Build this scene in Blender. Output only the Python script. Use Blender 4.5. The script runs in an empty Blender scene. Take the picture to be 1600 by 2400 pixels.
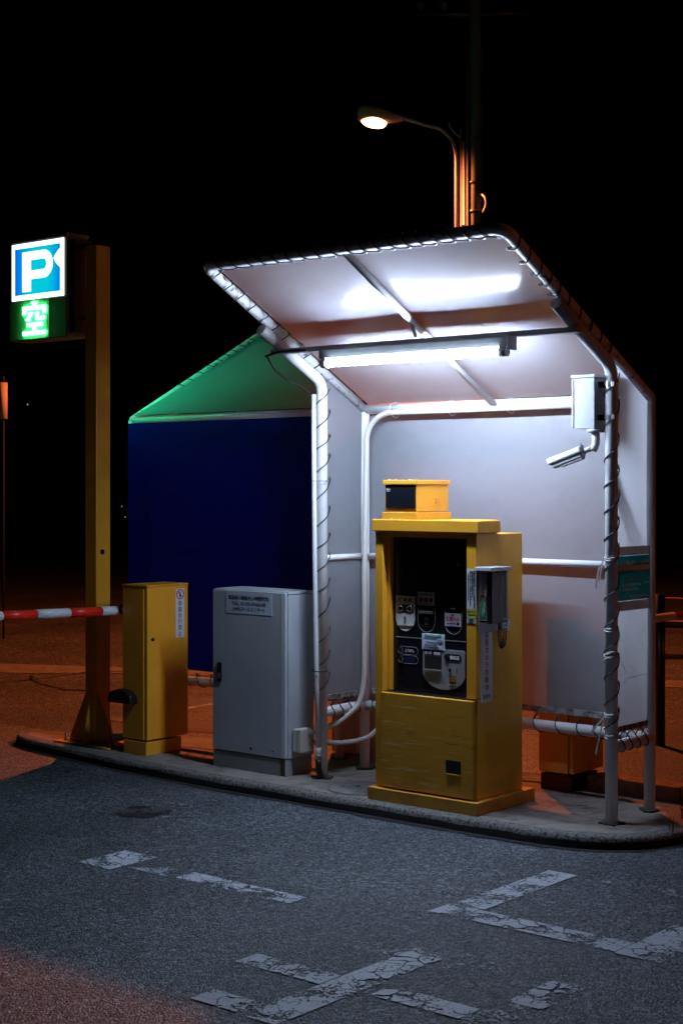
import bpy, bmesh, math, random
from math import pi, sin, cos, radians
from mathutils import Vector, Matrix
random.seed(7)
S = bpy.context.scene
COL = S.collection

# ------------------------------------------------------------------ camera, world, exposure
cam = bpy.data.cameras.new('camera'); camo = bpy.data.objects.new('camera', cam); COL.objects.link(camo)
camo.location = (5.2833, -6.1950, 1.59); camo.rotation_euler = (pi/2, 0, 0.6936)
cam.sensor_width = 36; cam.lens = 54.44; cam.shift_y = -0.0246
cam.clip_start = 0.05; cam.clip_end = 400
S.camera = camo
w = bpy.data.worlds.new('World'); S.world = w; w.use_nodes = True
wn = w.node_tree; sky = wn.nodes.new('ShaderNodeTexSky'); sky.sky_type = 'NISHITA'; sky.sun_disc = False
sky.sun_elevation = radians(-4); sky.sun_rotation = radians(120)
bg = wn.nodes['Background']; wn.links.new(sky.outputs[0], bg.inputs[0]); bg.inputs[1].default_value = 0.002
S.view_settings.view_transform = 'Standard'; S.view_settings.look = 'None'
S.view_settings.exposure = 0.0; S.view_settings.gamma = 1.0; S.view_settings.use_curve_mapping = False
S.cycles.use_denoising = True
S.cycles.max_bounces = 8; S.cycles.sample_clamp_indirect = 6.0

TUBE_E = 380.0        # fluorescent tube radiance
LAMP_W = 2000.0      # sodium street lamp in view
LAMP2_W = 300.0      # sodium street lamp up the road to the right
SIGN_E = 2.2

# ------------------------------------------------------------------ materials
def mat(name, col=(.5,.5,.5), rough=.5, metal=0., spec=.5, noise=None, bump=None, trans=0., emit=None, es=1., var=0.15, coat=0.):
    """noise = (scale, colour2, sharpness lo, hi); bump = (scale, strength)"""
    m = bpy.data.materials.new(name); m.use_nodes = True; nt = m.node_tree; N = nt.nodes; L = nt.links
    p = N['Principled BSDF']; out = N['Material Output']
    p.inputs['Base Color'].default_value = (*col, 1); p.inputs['Roughness'].default_value = rough
    p.inputs['Metallic'].default_value = metal; p.inputs['Specular IOR Level'].default_value = spec
    if coat: p.inputs['Coat Weight'].default_value = coat; p.inputs['Coat Roughness'].default_value = .15
    tc = N.new('ShaderNodeTexCoord')
    if noise:
        n = N.new('ShaderNodeTexNoise'); n.inputs['Scale'].default_value = noise[0]; n.inputs['Detail'].default_value = 6
        n.inputs['Roughness'].default_value = .65
        L.new(tc.outputs['Object'], n.inputs[0])
        r = N.new('ShaderNodeMapRange'); r.inputs[1].default_value = noise[2]; r.inputs[2].default_value = noise[3]
        L.new(n.outputs[0], r.inputs[0])
        mx = N.new('ShaderNodeMix'); mx.data_type = 'RGBA'
        mx.inputs['A'].default_value = (*col, 1); mx.inputs['B'].default_value = (*noise[1], 1)
        L.new(r.outputs[0], mx.inputs['Factor']); L.new(mx.outputs['Result'], p.inputs['Base Color'])
        rr = N.new('ShaderNodeMapRange'); rr.inputs[3].default_value = max(0, rough-.1); rr.inputs[4].default_value = min(1, rough+.2)
        L.new(n.outputs[0], rr.inputs[0]); L.new(rr.outputs[0], p.inputs['Roughness'])
    if bump:
        n2 = N.new('ShaderNodeTexNoise'); n2.inputs['Scale'].default_value = bump[0]; n2.inputs['Detail'].default_value = 4
        L.new(tc.outputs['Object'], n2.inputs[0])
        b = N.new('ShaderNodeBump'); b.inputs['Strength'].default_value = bump[1]; b.inputs['Distance'].default_value = .004
        L.new(n2.outputs[0], b.inputs['Height']); L.new(b.outputs[0], p.inputs['Normal'])
    if emit:
        p.inputs['Emission Color'].default_value = (*emit, 1); p.inputs['Emission Strength'].default_value = es
    if trans:
        t = N.new('ShaderNodeBsdfTranslucent')
        t.inputs[0].default_value = (*col, 1)
        ms = N.new('ShaderNodeMixShader'); ms.inputs[0].default_value = trans
        L.new(p.outputs[0], ms.inputs[1]); L.new(t.outputs[0], ms.inputs[2]); L.new(ms.outputs[0], out.inputs[0])
    return m

def fabric(name, col, rough, trans, stain=(.45,.40,.34), spec=.5, pitch=420, wr_=.4, wv=.12, tcol=None):
    """woven PVC sheet: white, translucent, with a fine square weave and dirt specks"""
    m = mat(name, col, rough, spec=spec, trans=trans); nt = m.node_tree; N = nt.nodes; L = nt.links
    p = N['Principled BSDF']; tc = N['Texture Coordinate']
    n = N.new('ShaderNodeTexNoise'); n.inputs['Scale'].default_value = 2.6; n.inputs['Detail'].default_value = 8; n.inputs['Roughness'].default_value = .7
    L.new(tc.outputs['Object'], n.inputs[0])
    r = N.new('ShaderNodeMapRange'); r.inputs[1].default_value = .5; r.inputs[2].default_value = .85; r.inputs[4].default_value = .5
    L.new(n.outputs[0], r.inputs[0])
    mx = N.new('ShaderNodeMix'); mx.data_type = 'RGBA'; mx.inputs['A'].default_value = (*col, 1); mx.inputs['B'].default_value = (*[c*s for c, s in zip(col, (.72,.66,.56))], 1)
    L.new(r.outputs[0], mx.inputs['Factor'])
    v = N.new('ShaderNodeTexVoronoi'); v.inputs['Scale'].default_value = 26; L.new(tc.outputs['Object'], v.inputs[0])
    n3 = N.new('ShaderNodeTexNoise'); n3.inputs['Scale'].default_value = 5; L.new(tc.outputs['Object'], n3.inputs[0])
    ad = N.new('ShaderNodeMath'); ad.operation = 'MULTIPLY_ADD'; ad.inputs[1].default_value = -.16; ad.inputs[2].default_value = .115
    L.new(n3.outputs[0], ad.inputs[0])
    lt = N.new('ShaderNodeMath'); lt.operation = 'LESS_THAN'; L.new(v.outputs[0], lt.inputs[0]); L.new(ad.outputs[0], lt.inputs[1])
    sc = N.new('ShaderNodeMath'); sc.operation = 'MULTIPLY'; sc.inputs[1].default_value = .7; L.new(lt.outputs[0], sc.inputs[0])
    mx2 = N.new('ShaderNodeMix'); mx2.data_type = 'RGBA'; L.new(sc.outputs[0], mx2.inputs['Factor']); L.new(mx.outputs['Result'], mx2.inputs['A'])
    mx2.inputs['B'].default_value = (.10,.09,.07,1)
    # weave
    sep = N.new('ShaderNodeSeparateXYZ'); L.new(tc.outputs['Object'], sep.inputs[0])
    def wave(sock):
        a = N.new('ShaderNodeMath'); a.operation = 'MULTIPLY'; a.inputs[1].default_value = pitch*2; L.new(sock, a.inputs[0])
        b = N.new('ShaderNodeMath'); b.operation = 'SINE'; L.new(a.outputs[0], b.inputs[0]); return b
    ax = N.new('ShaderNodeMath'); ax.operation = 'ADD'; L.new(sep.outputs[0], ax.inputs[0]); L.new(sep.outputs[1], ax.inputs[1])
    w1 = wave(ax.outputs[0]); w2 = wave(sep.outputs[2])
    wm = N.new('ShaderNodeMath'); wm.operation = 'MULTIPLY'; L.new(w1.outputs[0], wm.inputs[0]); L.new(w2.outputs[0], wm.inputs[1])
    wr = N.new('ShaderNodeMapRange'); wr.inputs[1].default_value = -1; wr.inputs[3].default_value = .78; wr.inputs[4].default_value = 1.0
    L.new(wm.outputs[0], wr.inputs[0])
    mx3 = N.new('ShaderNodeMix'); mx3.data_type = 'RGBA'; mx3.blend_type = 'MULTIPLY'; mx3.inputs['Factor'].default_value = 1
    L.new(mx2.outputs['Result'], mx3.inputs['A']); L.new(wr.outputs[0], mx3.inputs['B'])
    L.new(mx3.outputs['Result'], p.inputs['Base Color'])
    for nd in N:
        if nd.type == 'BSDF_TRANSLUCENT':
            if tcol:   # the sheet passes more light than it throws back
                tm = N.new('ShaderNodeMix'); tm.data_type = 'RGBA'; tm.blend_type = 'MULTIPLY'; tm.inputs['Factor'].default_value = 1
                tm.clamp_result = False; L.new(mx3.outputs['Result'], tm.inputs['A']); tm.inputs['B'].default_value = (*tcol, 1); L.new(tm.outputs['Result'], nd.inputs[0])
            else: L.new(mx3.outputs['Result'], nd.inputs[0])
            break
    b = N.new('ShaderNodeBump'); b.inputs['Strength'].default_value = wv; b.inputs['Distance'].default_value = .0006
    L.new(wm.outputs[0], b.inputs['Height'])
    b2 = N.new('ShaderNodeBump'); b2.inputs['Strength'].default_value = wr_; b2.inputs['Distance'].default_value = .02
    n4 = N.new('ShaderNodeTexNoise'); n4.inputs['Scale'].default_value = 4; L.new(tc.outputs['Object'], n4.inputs[0]); L.new(n4.outputs[0], b2.inputs['Height'])
    L.new(b2.outputs[0], b.inputs['Normal']); L.new(b.outputs[0], p.inputs['Normal'])
    return m

def asphalt(name, base, light, scale, bump=.9):
    m = bpy.data.materials.new(name); m.use_nodes = True; nt = m.node_tree; N = nt.nodes; L = nt.links
    p = N['Principled BSDF']; p.inputs['Roughness'].default_value = .55
    tc = N.new('ShaderNodeTexCoord')
    v = N.new('ShaderNodeTexVoronoi'); v.inputs['Scale'].default_value = scale; L.new(tc.outputs['Object'], v.inputs[0])
    v2 = N.new('ShaderNodeTexVoronoi'); v2.inputs['Scale'].default_value = scale*.47; L.new(tc.outputs['Object'], v2.inputs[0])
    sep = N.new('ShaderNodeSeparateColor'); L.new(v.outputs['Color'], sep.inputs[0])
    sep2 = N.new('ShaderNodeSeparateColor'); L.new(v2.outputs['Color'], sep2.inputs[0])
    pw = N.new('ShaderNodeMath'); pw.operation = 'POWER'; pw.inputs[1].default_value = 3.4; L.new(sep.outputs[0], pw.inputs[0])
    pw2 = N.new('ShaderNodeMath'); pw2.operation = 'POWER'; pw2.inputs[1].default_value = 7; L.new(sep2.outputs[1], pw2.inputs[0])
    mxx = N.new('ShaderNodeMath'); mxx.operation = 'MAXIMUM'; L.new(pw.outputs[0], mxx.inputs[0]); L.new(pw2.outputs[0], mxx.inputs[1])
    big = N.new('ShaderNodeTexNoise'); big.inputs['Scale'].default_value = .9; big.inputs['Detail'].default_value = 6; L.new(tc.outputs['Object'], big.inputs[0])
    br = N.new('ShaderNodeMapRange'); br.inputs[1].default_value = .3; br.inputs[2].default_value = .7; br.inputs[3].default_value = .5; br.inputs[4].default_value = 1.2
    L.new(big.outputs[0], br.inputs[0])
    mx = N.new('ShaderNodeMix'); mx.data_type = 'RGBA'; mx.inputs['A'].default_value = (*base,1); mx.inputs['B'].default_value = (*light,1)
    L.new(mxx.outputs[0], mx.inputs['Factor'])
    m2 = N.new('ShaderNodeMix'); m2.data_type = 'RGBA'; m2.blend_type = 'MULTIPLY'; m2.inputs['Factor'].default_value = 1
    L.new(mx.outputs['Result'], m2.inputs['A']); L.new(br.outputs[0], m2.inputs['B']); L.new(m2.outputs['Result'], p.inputs['Base Color'])
    # relief: rounded stones
    h = N.new('ShaderNodeMath'); h.operation = 'MULTIPLY_ADD'; h.inputs[1].default_value = -1; L.new(v.outputs['Distance'], h.inputs[0]); L.new(sep.outputs[1], h.inputs[2])
    b = N.new('ShaderNodeBump'); b.inputs['Strength'].default_value = bump; b.inputs['Distance'].default_value = .0045
    L.new(h.outputs[0], b.inputs['Height']); L.new(b.outputs[0], p.inputs['Normal'])
    rr = N.new('ShaderNodeMapRange'); rr.inputs[3].default_value = .35; rr.inputs[4].default_value = .8; L.new(sep.outputs[2], rr.inputs[0]); L.new(rr.outputs[0], p.inputs['Roughness'])
    return m

def worn_paint(name, col, amount):
    """thermoplastic line: cracked, partly worn off (gaps show the road under the sheet)"""
    m = bpy.data.materials.new(name); m.use_nodes = True; nt = m.node_tree; N = nt.nodes; L = nt.links
    p = N['Principled BSDF']; p.inputs['Roughness'].default_value = .6; p.inputs['Base Color'].default_value = (*col,1)
    tc = N.new('ShaderNodeTexCoord')
    nn = N.new('ShaderNodeTexNoise'); nn.inputs['Scale'].default_value = 9; nn.inputs['Detail'].default_value = 5; L.new(tc.outputs['Object'], nn.inputs[0])
    mp = N.new('ShaderNodeMix'); mp.data_type = 'RGBA'; mp.inputs['Factor'].default_value = .09; L.new(tc.outputs['Object'], mp.inputs['A']); L.new(nn.outputs['Color'], mp.inputs['B'])
    v = N.new('ShaderNodeTexVoronoi'); v.feature = 'DISTANCE_TO_EDGE'; v.inputs['Scale'].default_value = 15; L.new(mp.outputs['Result'], v.inputs[0])
    n1 = N.new('ShaderNodeTexNoise'); n1.inputs['Scale'].default_value = 3.3; n1.inputs['Detail'].default_value = 2; L.new(tc.outputs['Object'], n1.inputs[0])
    # crack width varies
    cw = N.new('ShaderNodeMapRange'); cw.inputs[1].default_value = .45; cw.inputs[2].default_value = .75; cw.inputs[3].default_value = .004; cw.inputs[4].default_value = .12
    L.new(n1.outputs[0], cw.inputs[0])
    ck = N.new('ShaderNodeMath'); ck.operation = 'GREATER_THAN'; L.new(v.outputs[0], ck.inputs[0]); L.new(cw.outputs[0], ck.inputs[1])
    n2 = N.new('ShaderNodeTexNoise'); n2.inputs['Scale'].default_value = 90; n2.inputs['Detail'].default_value = 3; L.new(tc.outputs['Object'], n2.inputs[0])
    n3 = N.new('ShaderNodeTexNoise'); n3.inputs['Scale'].default_value = 7; n3.inputs['Detail'].default_value = 4; L.new(tc.outputs['Object'], n3.inputs[0])
    ad = N.new('ShaderNodeMath'); ad.operation = 'MULTIPLY_ADD'; ad.inputs[1].default_value = 1.3; L.new(n3.outputs[0], ad.inputs[0]); L.new(n2.outputs[0], ad.inputs[2])
    wr = N.new('ShaderNodeMath'); wr.operation = 'LESS_THAN'; wr.inputs[1].default_value = amount; L.new(ad.outputs[0], wr.inputs[0])
    a = N.new('ShaderNodeMath'); a.operation = 'MULTIPLY'; L.new(ck.outputs[0], a.inputs[0]); L.new(wr.outputs[0], a.inputs[1])
    L.new(a.outputs[0], p.inputs['Alpha'])
    b = N.new('ShaderNodeBump'); b.inputs['Strength'].default_value = .5; b.inputs['Distance'].default_value = .002; L.new(n2.outputs[0], b.inputs['Height']); L.new(b.outputs[0], p.inputs['Normal'])
    return m

def scratched(name, col, rough=.38):
    """painted sheet steel with horizontal scuffs"""
    m = mat(name, col, rough, noise=(3.0, tuple(c*.7 for c in col), .45, .8)); nt = m.node_tree; N = nt.nodes; L = nt.links
    p = N['Principled BSDF']; tc = N['Texture Coordinate']; mx = [n for n in N if n.type == 'MIX'][0]
    mp = N.new('ShaderNodeMapping'); mp.inputs['Scale'].default_value = (1.3, 1.3, 24); mp.inputs['Rotation'].default_value = (0, .05, 0); L.new(tc.outputs['Object'], mp.inputs[0])
    n = N.new('ShaderNodeTexNoise'); n.inputs['Scale'].default_value = 2.5; n.inputs['Detail'].default_value = 9; n.inputs['Roughness'].default_value = .8; L.new(mp.outputs[0], n.inputs[0])
    r = N.new('ShaderNodeMapRange'); r.inputs[1].default_value = .565; r.inputs[2].default_value = .63; L.new(n.outputs[0], r.inputs[0])
    r2 = N.new('ShaderNodeMapRange'); r2.inputs[1].default_value = .42; r2.inputs[2].default_value = .37; L.new(n.outputs[0], r2.inputs[0])
    a = N.new('ShaderNodeMix'); a.data_type = 'RGBA'; a.inputs['B'].default_value = (.75,.62,.33,1); L.new(mx.outputs['Result'], a.inputs['A']); L.new(r.outputs[0], a.inputs['Factor'])
    b = N.new('ShaderNodeMix'); b.data_type = 'RGBA'; b.inputs['B'].default_value = (.12,.075,.02,1); L.new(a.outputs['Result'], b.inputs['A']); L.new(r2.outputs[0], b.inputs['Factor'])
    L.new(b.outputs['Result'], p.inputs['Base Color'])
    bp = N.new('ShaderNodeBump'); bp.inputs['Strength'].default_value = .15; bp.inputs['Distance'].default_value = .002; L.new(n.outputs[0], bp.inputs['Height']); L.new(bp.outputs[0], p.inputs['Normal'])
    return m

M = {}
YEL = (.86, .40, .028)
M['yellow'] = mat('yellow_paint', YEL, .36, noise=(5, (.74,.32,.022), .45, .8), bump=(60,.06))
M['yellow_scratched'] = scratched('scuffed_yellow_paint', (.78,.36,.026))
M['yellow_dark'] = mat('weathered_yellow_paint', (.62,.30,.03), .5, noise=(8,(.30,.15,.03),.5,.8))
M['pipe'] = mat('white_pipe_paint', (.78,.78,.79), .35, noise=(11, (.42,.40,.36), .63, .80), bump=(28,.22))
M['pipe_dirty'] = mat('mossy_white_pipe_paint', (.74,.74,.74), .45, noise=(24, (.07,.08,.05), .56, .66), bump=(28,.3))
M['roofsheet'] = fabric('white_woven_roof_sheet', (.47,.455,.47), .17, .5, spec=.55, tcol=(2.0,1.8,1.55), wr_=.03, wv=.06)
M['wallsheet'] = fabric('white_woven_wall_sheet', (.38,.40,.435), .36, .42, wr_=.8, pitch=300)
M['sidesheet'] = fabric('brightened_side_sheet', (.60,.61,.64), .36, .6, pitch=300)  # brighter copy of the wall sheet, lit tone put into the colour
M['rearroof'] = fabric('light_tinted_rear_roof_sheet', (.08,.42,.45), .3, .15)  # green of the sign light tinted into the sheet colour
M['rearwall'] = fabric('blue_rear_wall_sheet', (.002,.004,.28), .6, .2, wr_=1.0, spec=.15)
M['hem'] = mat('dirty_hem', (.34,.33,.33), .6, noise=(30,(.06,.05,.04),.42,.62))
M['tape'] = mat('translucent_dirty_tape', (.60,.54,.50), .35, trans=.5, noise=(16,(.30,.2,.15),.45,.7))
M['cord'] = mat('black_cord', (.012,.012,.014), .5)
M['tie'] = mat('clear_plastic_tie', (.75,.75,.76), .3, trans=.4)
M['eyelet'] = mat('dull_eyelet', (.25,.25,.26), .35, metal=.9)
M['black'] = mat('black_plastic', (.010,.010,.012), .3)
M['panel'] = mat('black_control_panel', (.008,.009,.014), .22, spec=.4, bump=(3,.02))
M['hole'] = mat('dark_opening', (.004,.004,.004), .8)
M['steel'] = mat('stainless_steel', (.5,.5,.52), .3, metal=.9, bump=(50,.1))
M['silver'] = mat('silver_plate', (.36,.37,.40), .36, metal=.35)
M['greycab'] = mat('grey_cabinet_paint', (.43,.46,.49), .38, noise=(2.5,(.37,.40,.43),.4,.7), bump=(220,.1))
M['greycab2'] = mat('grey_plinth_paint', (.24,.25,.25), .5, noise=(6,(.10,.08,.06),.55,.85))
M['rust'] = mat('rust', (.10,.035,.012), .8, noise=(30,(.02,.012,.01),.4,.6))
M['lightgrey'] = mat('light_grey_enclosure', (.55,.57,.60), .38)
M['cream'] = mat('cream_plastic', (.55,.53,.46), .4)
M['white'] = mat('white_plastic', (.75,.76,.78), .35)
M['paper'] = mat('white_sticker', (.72,.73,.76), .45)
M['label'] = mat('weathered_white_label', (.50,.57,.66), .4)
M['ink'] = mat('black_ink', (.012,.012,.016), .5)
M['redink'] = mat('red_ink', (.50,.02,.03), .5)
M['whiteink'] = mat('white_ink', (.8,.8,.84), .5)
M['green'] = mat('green_sticker', (.02,.32,.10), .45)
M['blueink'] = mat('blue_ink', (.03,.18,.55), .45)
M['navy'] = mat('navy_button', (.012,.016,.06), .3)
M['amber'] = mat('orange_grille', (.55,.22,.02), .5)
M['yellowsticker'] = mat('yellow_sticker', (.70,.60,.05), .45)
M['teal'] = mat('teal_banner', (.015,.42,.40), .35, trans=.6, noise=(7,(.008,.12,.12),.5,.66))
M['bannertext'] = mat('faded_banner_print', (.85,.88,.88), .5)
M['bannerred'] = mat('faded_red_print', (.45,.15,.17), .5)
M['smoke'] = mat('smoked_acrylic', (.018,.014,.016), .12, coat=.5)
M['hose'] = mat('grey_corrugated_hose', (.42,.40,.37), .5, bump=(120,.2))
M['conduit'] = mat('ivory_conduit', (.60,.57,.52), .42)
M['concrete'] = mat('island_concrete', (.23,.205,.18), .85, noise=(7,(.07,.06,.05),.48,.74), bump=(90,.5))
M['kerb'] = mat('kerb_concrete', (.19,.178,.165), .9, noise=(70,(.02,.02,.02),.44,.64), bump=(160,1.0))
M['kerb_shade'] = mat('painted_kerb_shade', (.010,.010,.010), .95, noise=(60,(.022,.021,.020),.5,.75), bump=(140,1.))  # black band of shade at the kerb foot, painted in
M['mortar'] = mat('dark_rough_mortar', (.07,.06,.05), .95, noise=(60,(.02,.02,.02),.4,.6), bump=(120,1.))
M['redkerb'] = mat('brown_concrete_kerb', (.26,.16,.12), .85, noise=(14,(.10,.06,.05),.45,.7), bump=(90,.5))
M['manhole'] = mat('dusty_concrete_lid', (.17,.165,.16), .8, noise=(22,(.10,.09,.09),.4,.7), bump=(80,.3))
M['asphalt'] = asphalt('asphalt_near_lane', (.017,.021,.026), (.24,.275,.32), 135)
M['asphalt2'] = asphalt('asphalt_far_lane', (.018,.018,.019), (.135,.127,.12), 80)
M['gutter'] = mat('pale_gutter_concrete', (.115,.10,.088), .9, noise=(9,(.06,.05,.045),.4,.7), bump=(60,.8))
M['crack'] = mat('crack_dirt', (.012,.010,.008), 1.)
M['paint'] = worn_paint('worn_white_line_paint', (.46,.50,.56), 1.23)
M['smudge'] = worn_paint('dark_spill_stain', (.010,.010,.011), 1.16)
M['paint_faint'] = worn_paint('nearly_gone_line_paint', (.36,.40,.46), 1.04)
M['grass'] = mat('dry_weed', (.10,.08,.03), .8)
M['red'] = mat('red_reflective_band', (.95,.035,.02), .35)
M['armwhite'] = mat('white_reflective_band', (.85,.86,.88), .35)
M['galv'] = mat('galvanised_tube', (.24,.22,.21), .38, metal=.25)
M['pole'] = mat('concrete_utility_pole', (.05,.065,.07), .8, noise=(12,(.035,.045,.05),.4,.7), bump=(40,.3))
M['lamphead'] = mat('lamp_housing', (.50,.27,.18), .45)  # orange glow of the lamp put into the housing colour
M['plaster'] = mat('pale_plaster', (.50,.42,.38), .8)
M['signbox'] = mat('sign_box_grey_paint', (.17,.19,.15), .45)
M['signpanel'] = mat('sign_lower_panel', (.22,.50,.28), .35)  # green LED glow put into the panel colour
M['darkbox'] = mat('dark_sign_back', (.02,.02,.018), .5)
M['tube'] = mat('lit_fluorescent_tube', (.9,.9,.9), .4, emit=(.61,.75,1.0), es=TUBE_E)
M['farglint'] = mat('far_glint_glow', (.5,.3,.2), .5, emit=(1.0,.42,.25), es=1.2)  # reflector glints far off, given a glow of their own
M['bowl'] = mat('lit_sodium_bowl', (.9,.6,.3), .4, emit=(1.0,.50,.18), es=9)
M['signwhite'] = mat('lit_sign_white', (.8,.8,.8), .4, emit=(.93,1.0,1.0), es=SIGN_E)
M['ledback'] = mat('lit_green_back_panel', (.1,.8,.3), .4, emit=(.0,1.0,.62), es=22)
M['signwhiteback'] = mat('dim_lit_sign_back', (.8,.8,.8), .4, emit=(.93,1.0,1.0), es=.35)
M['led'] = mat('lit_green_leds', (.1,.8,.3), .4, emit=(.10,1.0,.30), es=36)
def sign_blue():
    m = mat('lit_sign_blue', (.02,.2,.6), .35); nt = m.node_tree; N = nt.nodes; L = nt.links; p = N['Principled BSDF']
    tc = N['Texture Coordinate']; sep = N.new('ShaderNodeSeparateXYZ'); L.new(tc.outputs['Generated'], sep.inputs[0])
    # the lamps inside the box stand along its middle, so the print glows palest there
    a = N.new('ShaderNodeMath'); a.operation = 'SUBTRACT'; a.inputs[1].default_value = .55; L.new(sep.outputs[0], a.inputs[0])
    b = N.new('ShaderNodeMath'); b.operation = 'ABSOLUTE'; L.new(a.outputs[0], b.inputs[0])
    r = N.new('ShaderNodeMapRange'); r.interpolation_type = 'SMOOTHSTEP'; r.inputs[1].default_value = .12; r.inputs[2].default_value = .6; L.new(b.outputs[0], r.inputs[0])
    mx = N.new('ShaderNodeMix'); mx.data_type = 'RGBA'; mx.inputs['A'].default_value = (.0,.58,.72,1); mx.inputs['B'].default_value = (.0,.13,.80,1)
    L.new(r.outputs[0], mx.inputs['Factor']); L.new(mx.outputs['Result'], p.inputs['Emission Color']); p.inputs['Emission Strength'].default_value = 1.0
    return m
M['signblue'] = sign_blue()

# ------------------------------------------------------------------ geometry helpers
def link(name, verts, faces, m, parent=None, smooth=False, bevel=0, kind=None, seg=2):
    me = bpy.data.meshes.new(name); me.from_pydata([tuple(v) for v in verts], [], faces); me.validate(); me.update()
    if m is not None: me.materials.append(m if not isinstance(m, str) else M[m])
    if smooth:
        for p in me.polygons: p.use_smooth = True
    o = bpy.data.objects.new(name, me); COL.objects.link(o)
    if parent is not None: o.parent = parent
    if bevel:
        b = o.modifiers.new('bevel', 'BEVEL'); b.width = bevel; b.segments = seg; b.limit_method = 'ANGLE'; b.angle_limit = radians(40)
        b.harden_normals = False
    if kind: o['kind'] = kind
    return o
def thing(name, label, cat, group=None):
    o = bpy.data.objects.new(name, None); COL.objects.link(o); o.empty_display_size = .1
    o['label'] = label; o['category'] = cat
    if group: o['group'] = group
    return o
def tag(o, label, cat, group=None):
    o['label'] = label; o['category'] = cat
    if group: o['group'] = group
    return o
def bxd(x0,x1,y0,y1,z0,z1):
    v = [(x,y,z) for x in (x0,x1) for y in (y0,y1) for z in (z0,z1)]
    f = [(0,1,3,2),(4,6,7,5),(0,4,5,1),(2,3,7,6),(0,2,6,4),(1,5,7,3)]
    return v, f
def box(name, x0,x1,y0,y1,z0,z1, m, parent=None, bevel=.002, **k):
    v, f = bxd(x0,x1,y0,y1,z0,z1); return link(name, v, f, m, parent, bevel=bevel, **k)
def boxes(name, lst, m, parent=None, **k):
    V=[];F=[]
    for b in lst:
        v,f=bxd(*b); n=len(V); V+=v; F+=[tuple(i+n for i in q) for q in f]
    return link(name, V, F, m, parent, **k)
def sweep(pts, r, n=12, cap=True, radii=None):
    pts=[Vector(p) for p in pts]; V=[];F=[]
    up=None
    for i,p in enumerate(pts):
        t=(pts[min(i+1,len(pts)-1)]-pts[max(i-1,0)]).normalized()
        if up is None:
            up=Vector((0,0,1)) if abs(t.z)<.9 else Vector((1,0,0))
        u=(up-t*up.dot(t)).normalized(); v=t.cross(u); up=u
        rr=radii[i] if radii else r
        for k in range(n):
            a=2*pi*k/n; V.append(p+u*cos(a)*rr+v*sin(a)*rr)
    for i in range(len(pts)-1):
        for k in range(n):
            a=i*n+k; b=i*n+(k+1)%n; F.append((a,b,b+n,a+n))
    if cap:
        F.append(tuple(range(n))[::-1]); F.append(tuple((len(pts)-1)*n+k for k in range(n)))
    return V,F
def fillet(pts, rad, n=6):
    """round the corners of a polyline"""
    pts=[Vector(p) for p in pts]; out=[pts[0]]
    for i in range(1,len(pts)-1):
        a,b,c=pts[i-1],pts[i],pts[i+1]; d1=(a-b); d2=(c-b); r=min(rad,d1.length*.49,d2.length*.49)
        p=b+d1.normalized()*r; q=b+d2.normalized()*r
        for k in range(n+1):
            t=k/n; out.append(p*(1-t)**2+b*2*t*(1-t)+q*t*t)
    out.append(pts[-1]); return out
def tube(name, pts, r, m, parent=None, n=14, rad=0, radii=None, cap=True, **k):
    if rad: pts=fillet(pts,rad)
    v,f=sweep(pts,r,n,cap,radii)
    o=link(name,v,f,m,parent,smooth=True,**k)
    # flat caps
    for p in o.data.polygons:
        if len(p.vertices)>4: p.use_smooth=False
    return o
def prism(name, poly, axis, lo, hi, m, parent=None, **k):
    """poly: list of 2D points; axis 'y' -> (x,z) outline, 'x' -> (y,z), 'z' -> (x,y)"""
    def P(u,v,d): return {'y':(u,d,v),'x':(d,u,v),'z':(u,v,d)}[axis]
    n=len(poly); V=[P(u,v,lo) for u,v in poly]+[P(u,v,hi) for u,v in poly]
    F=[tuple(range(n)),tuple(range(2*n-1,n-1,-1))]+[(i,i+n,(i+1)%n+n,(i+1)%n) for i in range(n)]
    o=link(name,V,F,m,parent,**k)
    bm=bmesh.new(); bm.from_mesh(o.data); bmesh.ops.recalc_face_normals(bm,faces=bm.faces); bm.to_mesh(o.data); bm.free()
    return o
def grid(name, fn, nu, nv, m, parent=None, **k):
    V=[fn(i/nu,j/nv) for i in range(nu+1) for j in range(nv+1)]
    F=[(i*(nv+1)+j,(i+1)*(nv+1)+j,(i+1)*(nv+1)+j+1,i*(nv+1)+j+1) for i in range(nu) for j in range(nv)]
    return link(name,V,F,m,parent,smooth=True,**k)
FONT=None
def text(body, loc, h, m, parent, face='front', width=None, ext=.0004, align='CENTER', name='lettering', bold=0., space=1.):
    """face 'front' looks to -y, 'side' looks to +x, 'back' looks to +y. h = line pitch, loc = centre of the block"""
    c=bpy.data.curves.new('t','FONT'); c.body=body; c.size=h; c.extrude=ext; c.align_x=align; c.resolution_u=2; c.offset=bold; c.space_line=space
    o=bpy.data.objects.new('t',c); COL.objects.link(o)
    dg=bpy.context.evaluated_depsgraph_get(); me=bpy.data.meshes.new_from_object(o.evaluated_get(dg)); bpy.data.objects.remove(o)
    xs=[v.co.x for v in me.vertices]; ys=[v.co.y for v in me.vertices]
    if not xs: return None
    cx=(min(xs)+max(xs))/2; cy=(min(ys)+max(ys))/2; sx=1. if not width else width/(max(xs)-min(xs))
    for v in me.vertices:
        u=(v.co.x-cx)*sx; z=v.co.y-cy; d=v.co.z
        if face=='front': v.co=(loc[0]+u, loc[1]-d, loc[2]+z)
        elif face=='back': v.co=(loc[0]-u, loc[1]+d, loc[2]+z)
        else: v.co=(loc[0]+d, loc[1]+u, loc[2]+z)
    me.materials.clear(); me.materials.append(M[m])
    me.name=name; ob=bpy.data.objects.new(name,me); COL.objects.link(ob); ob.parent=parent
    return ob
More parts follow.
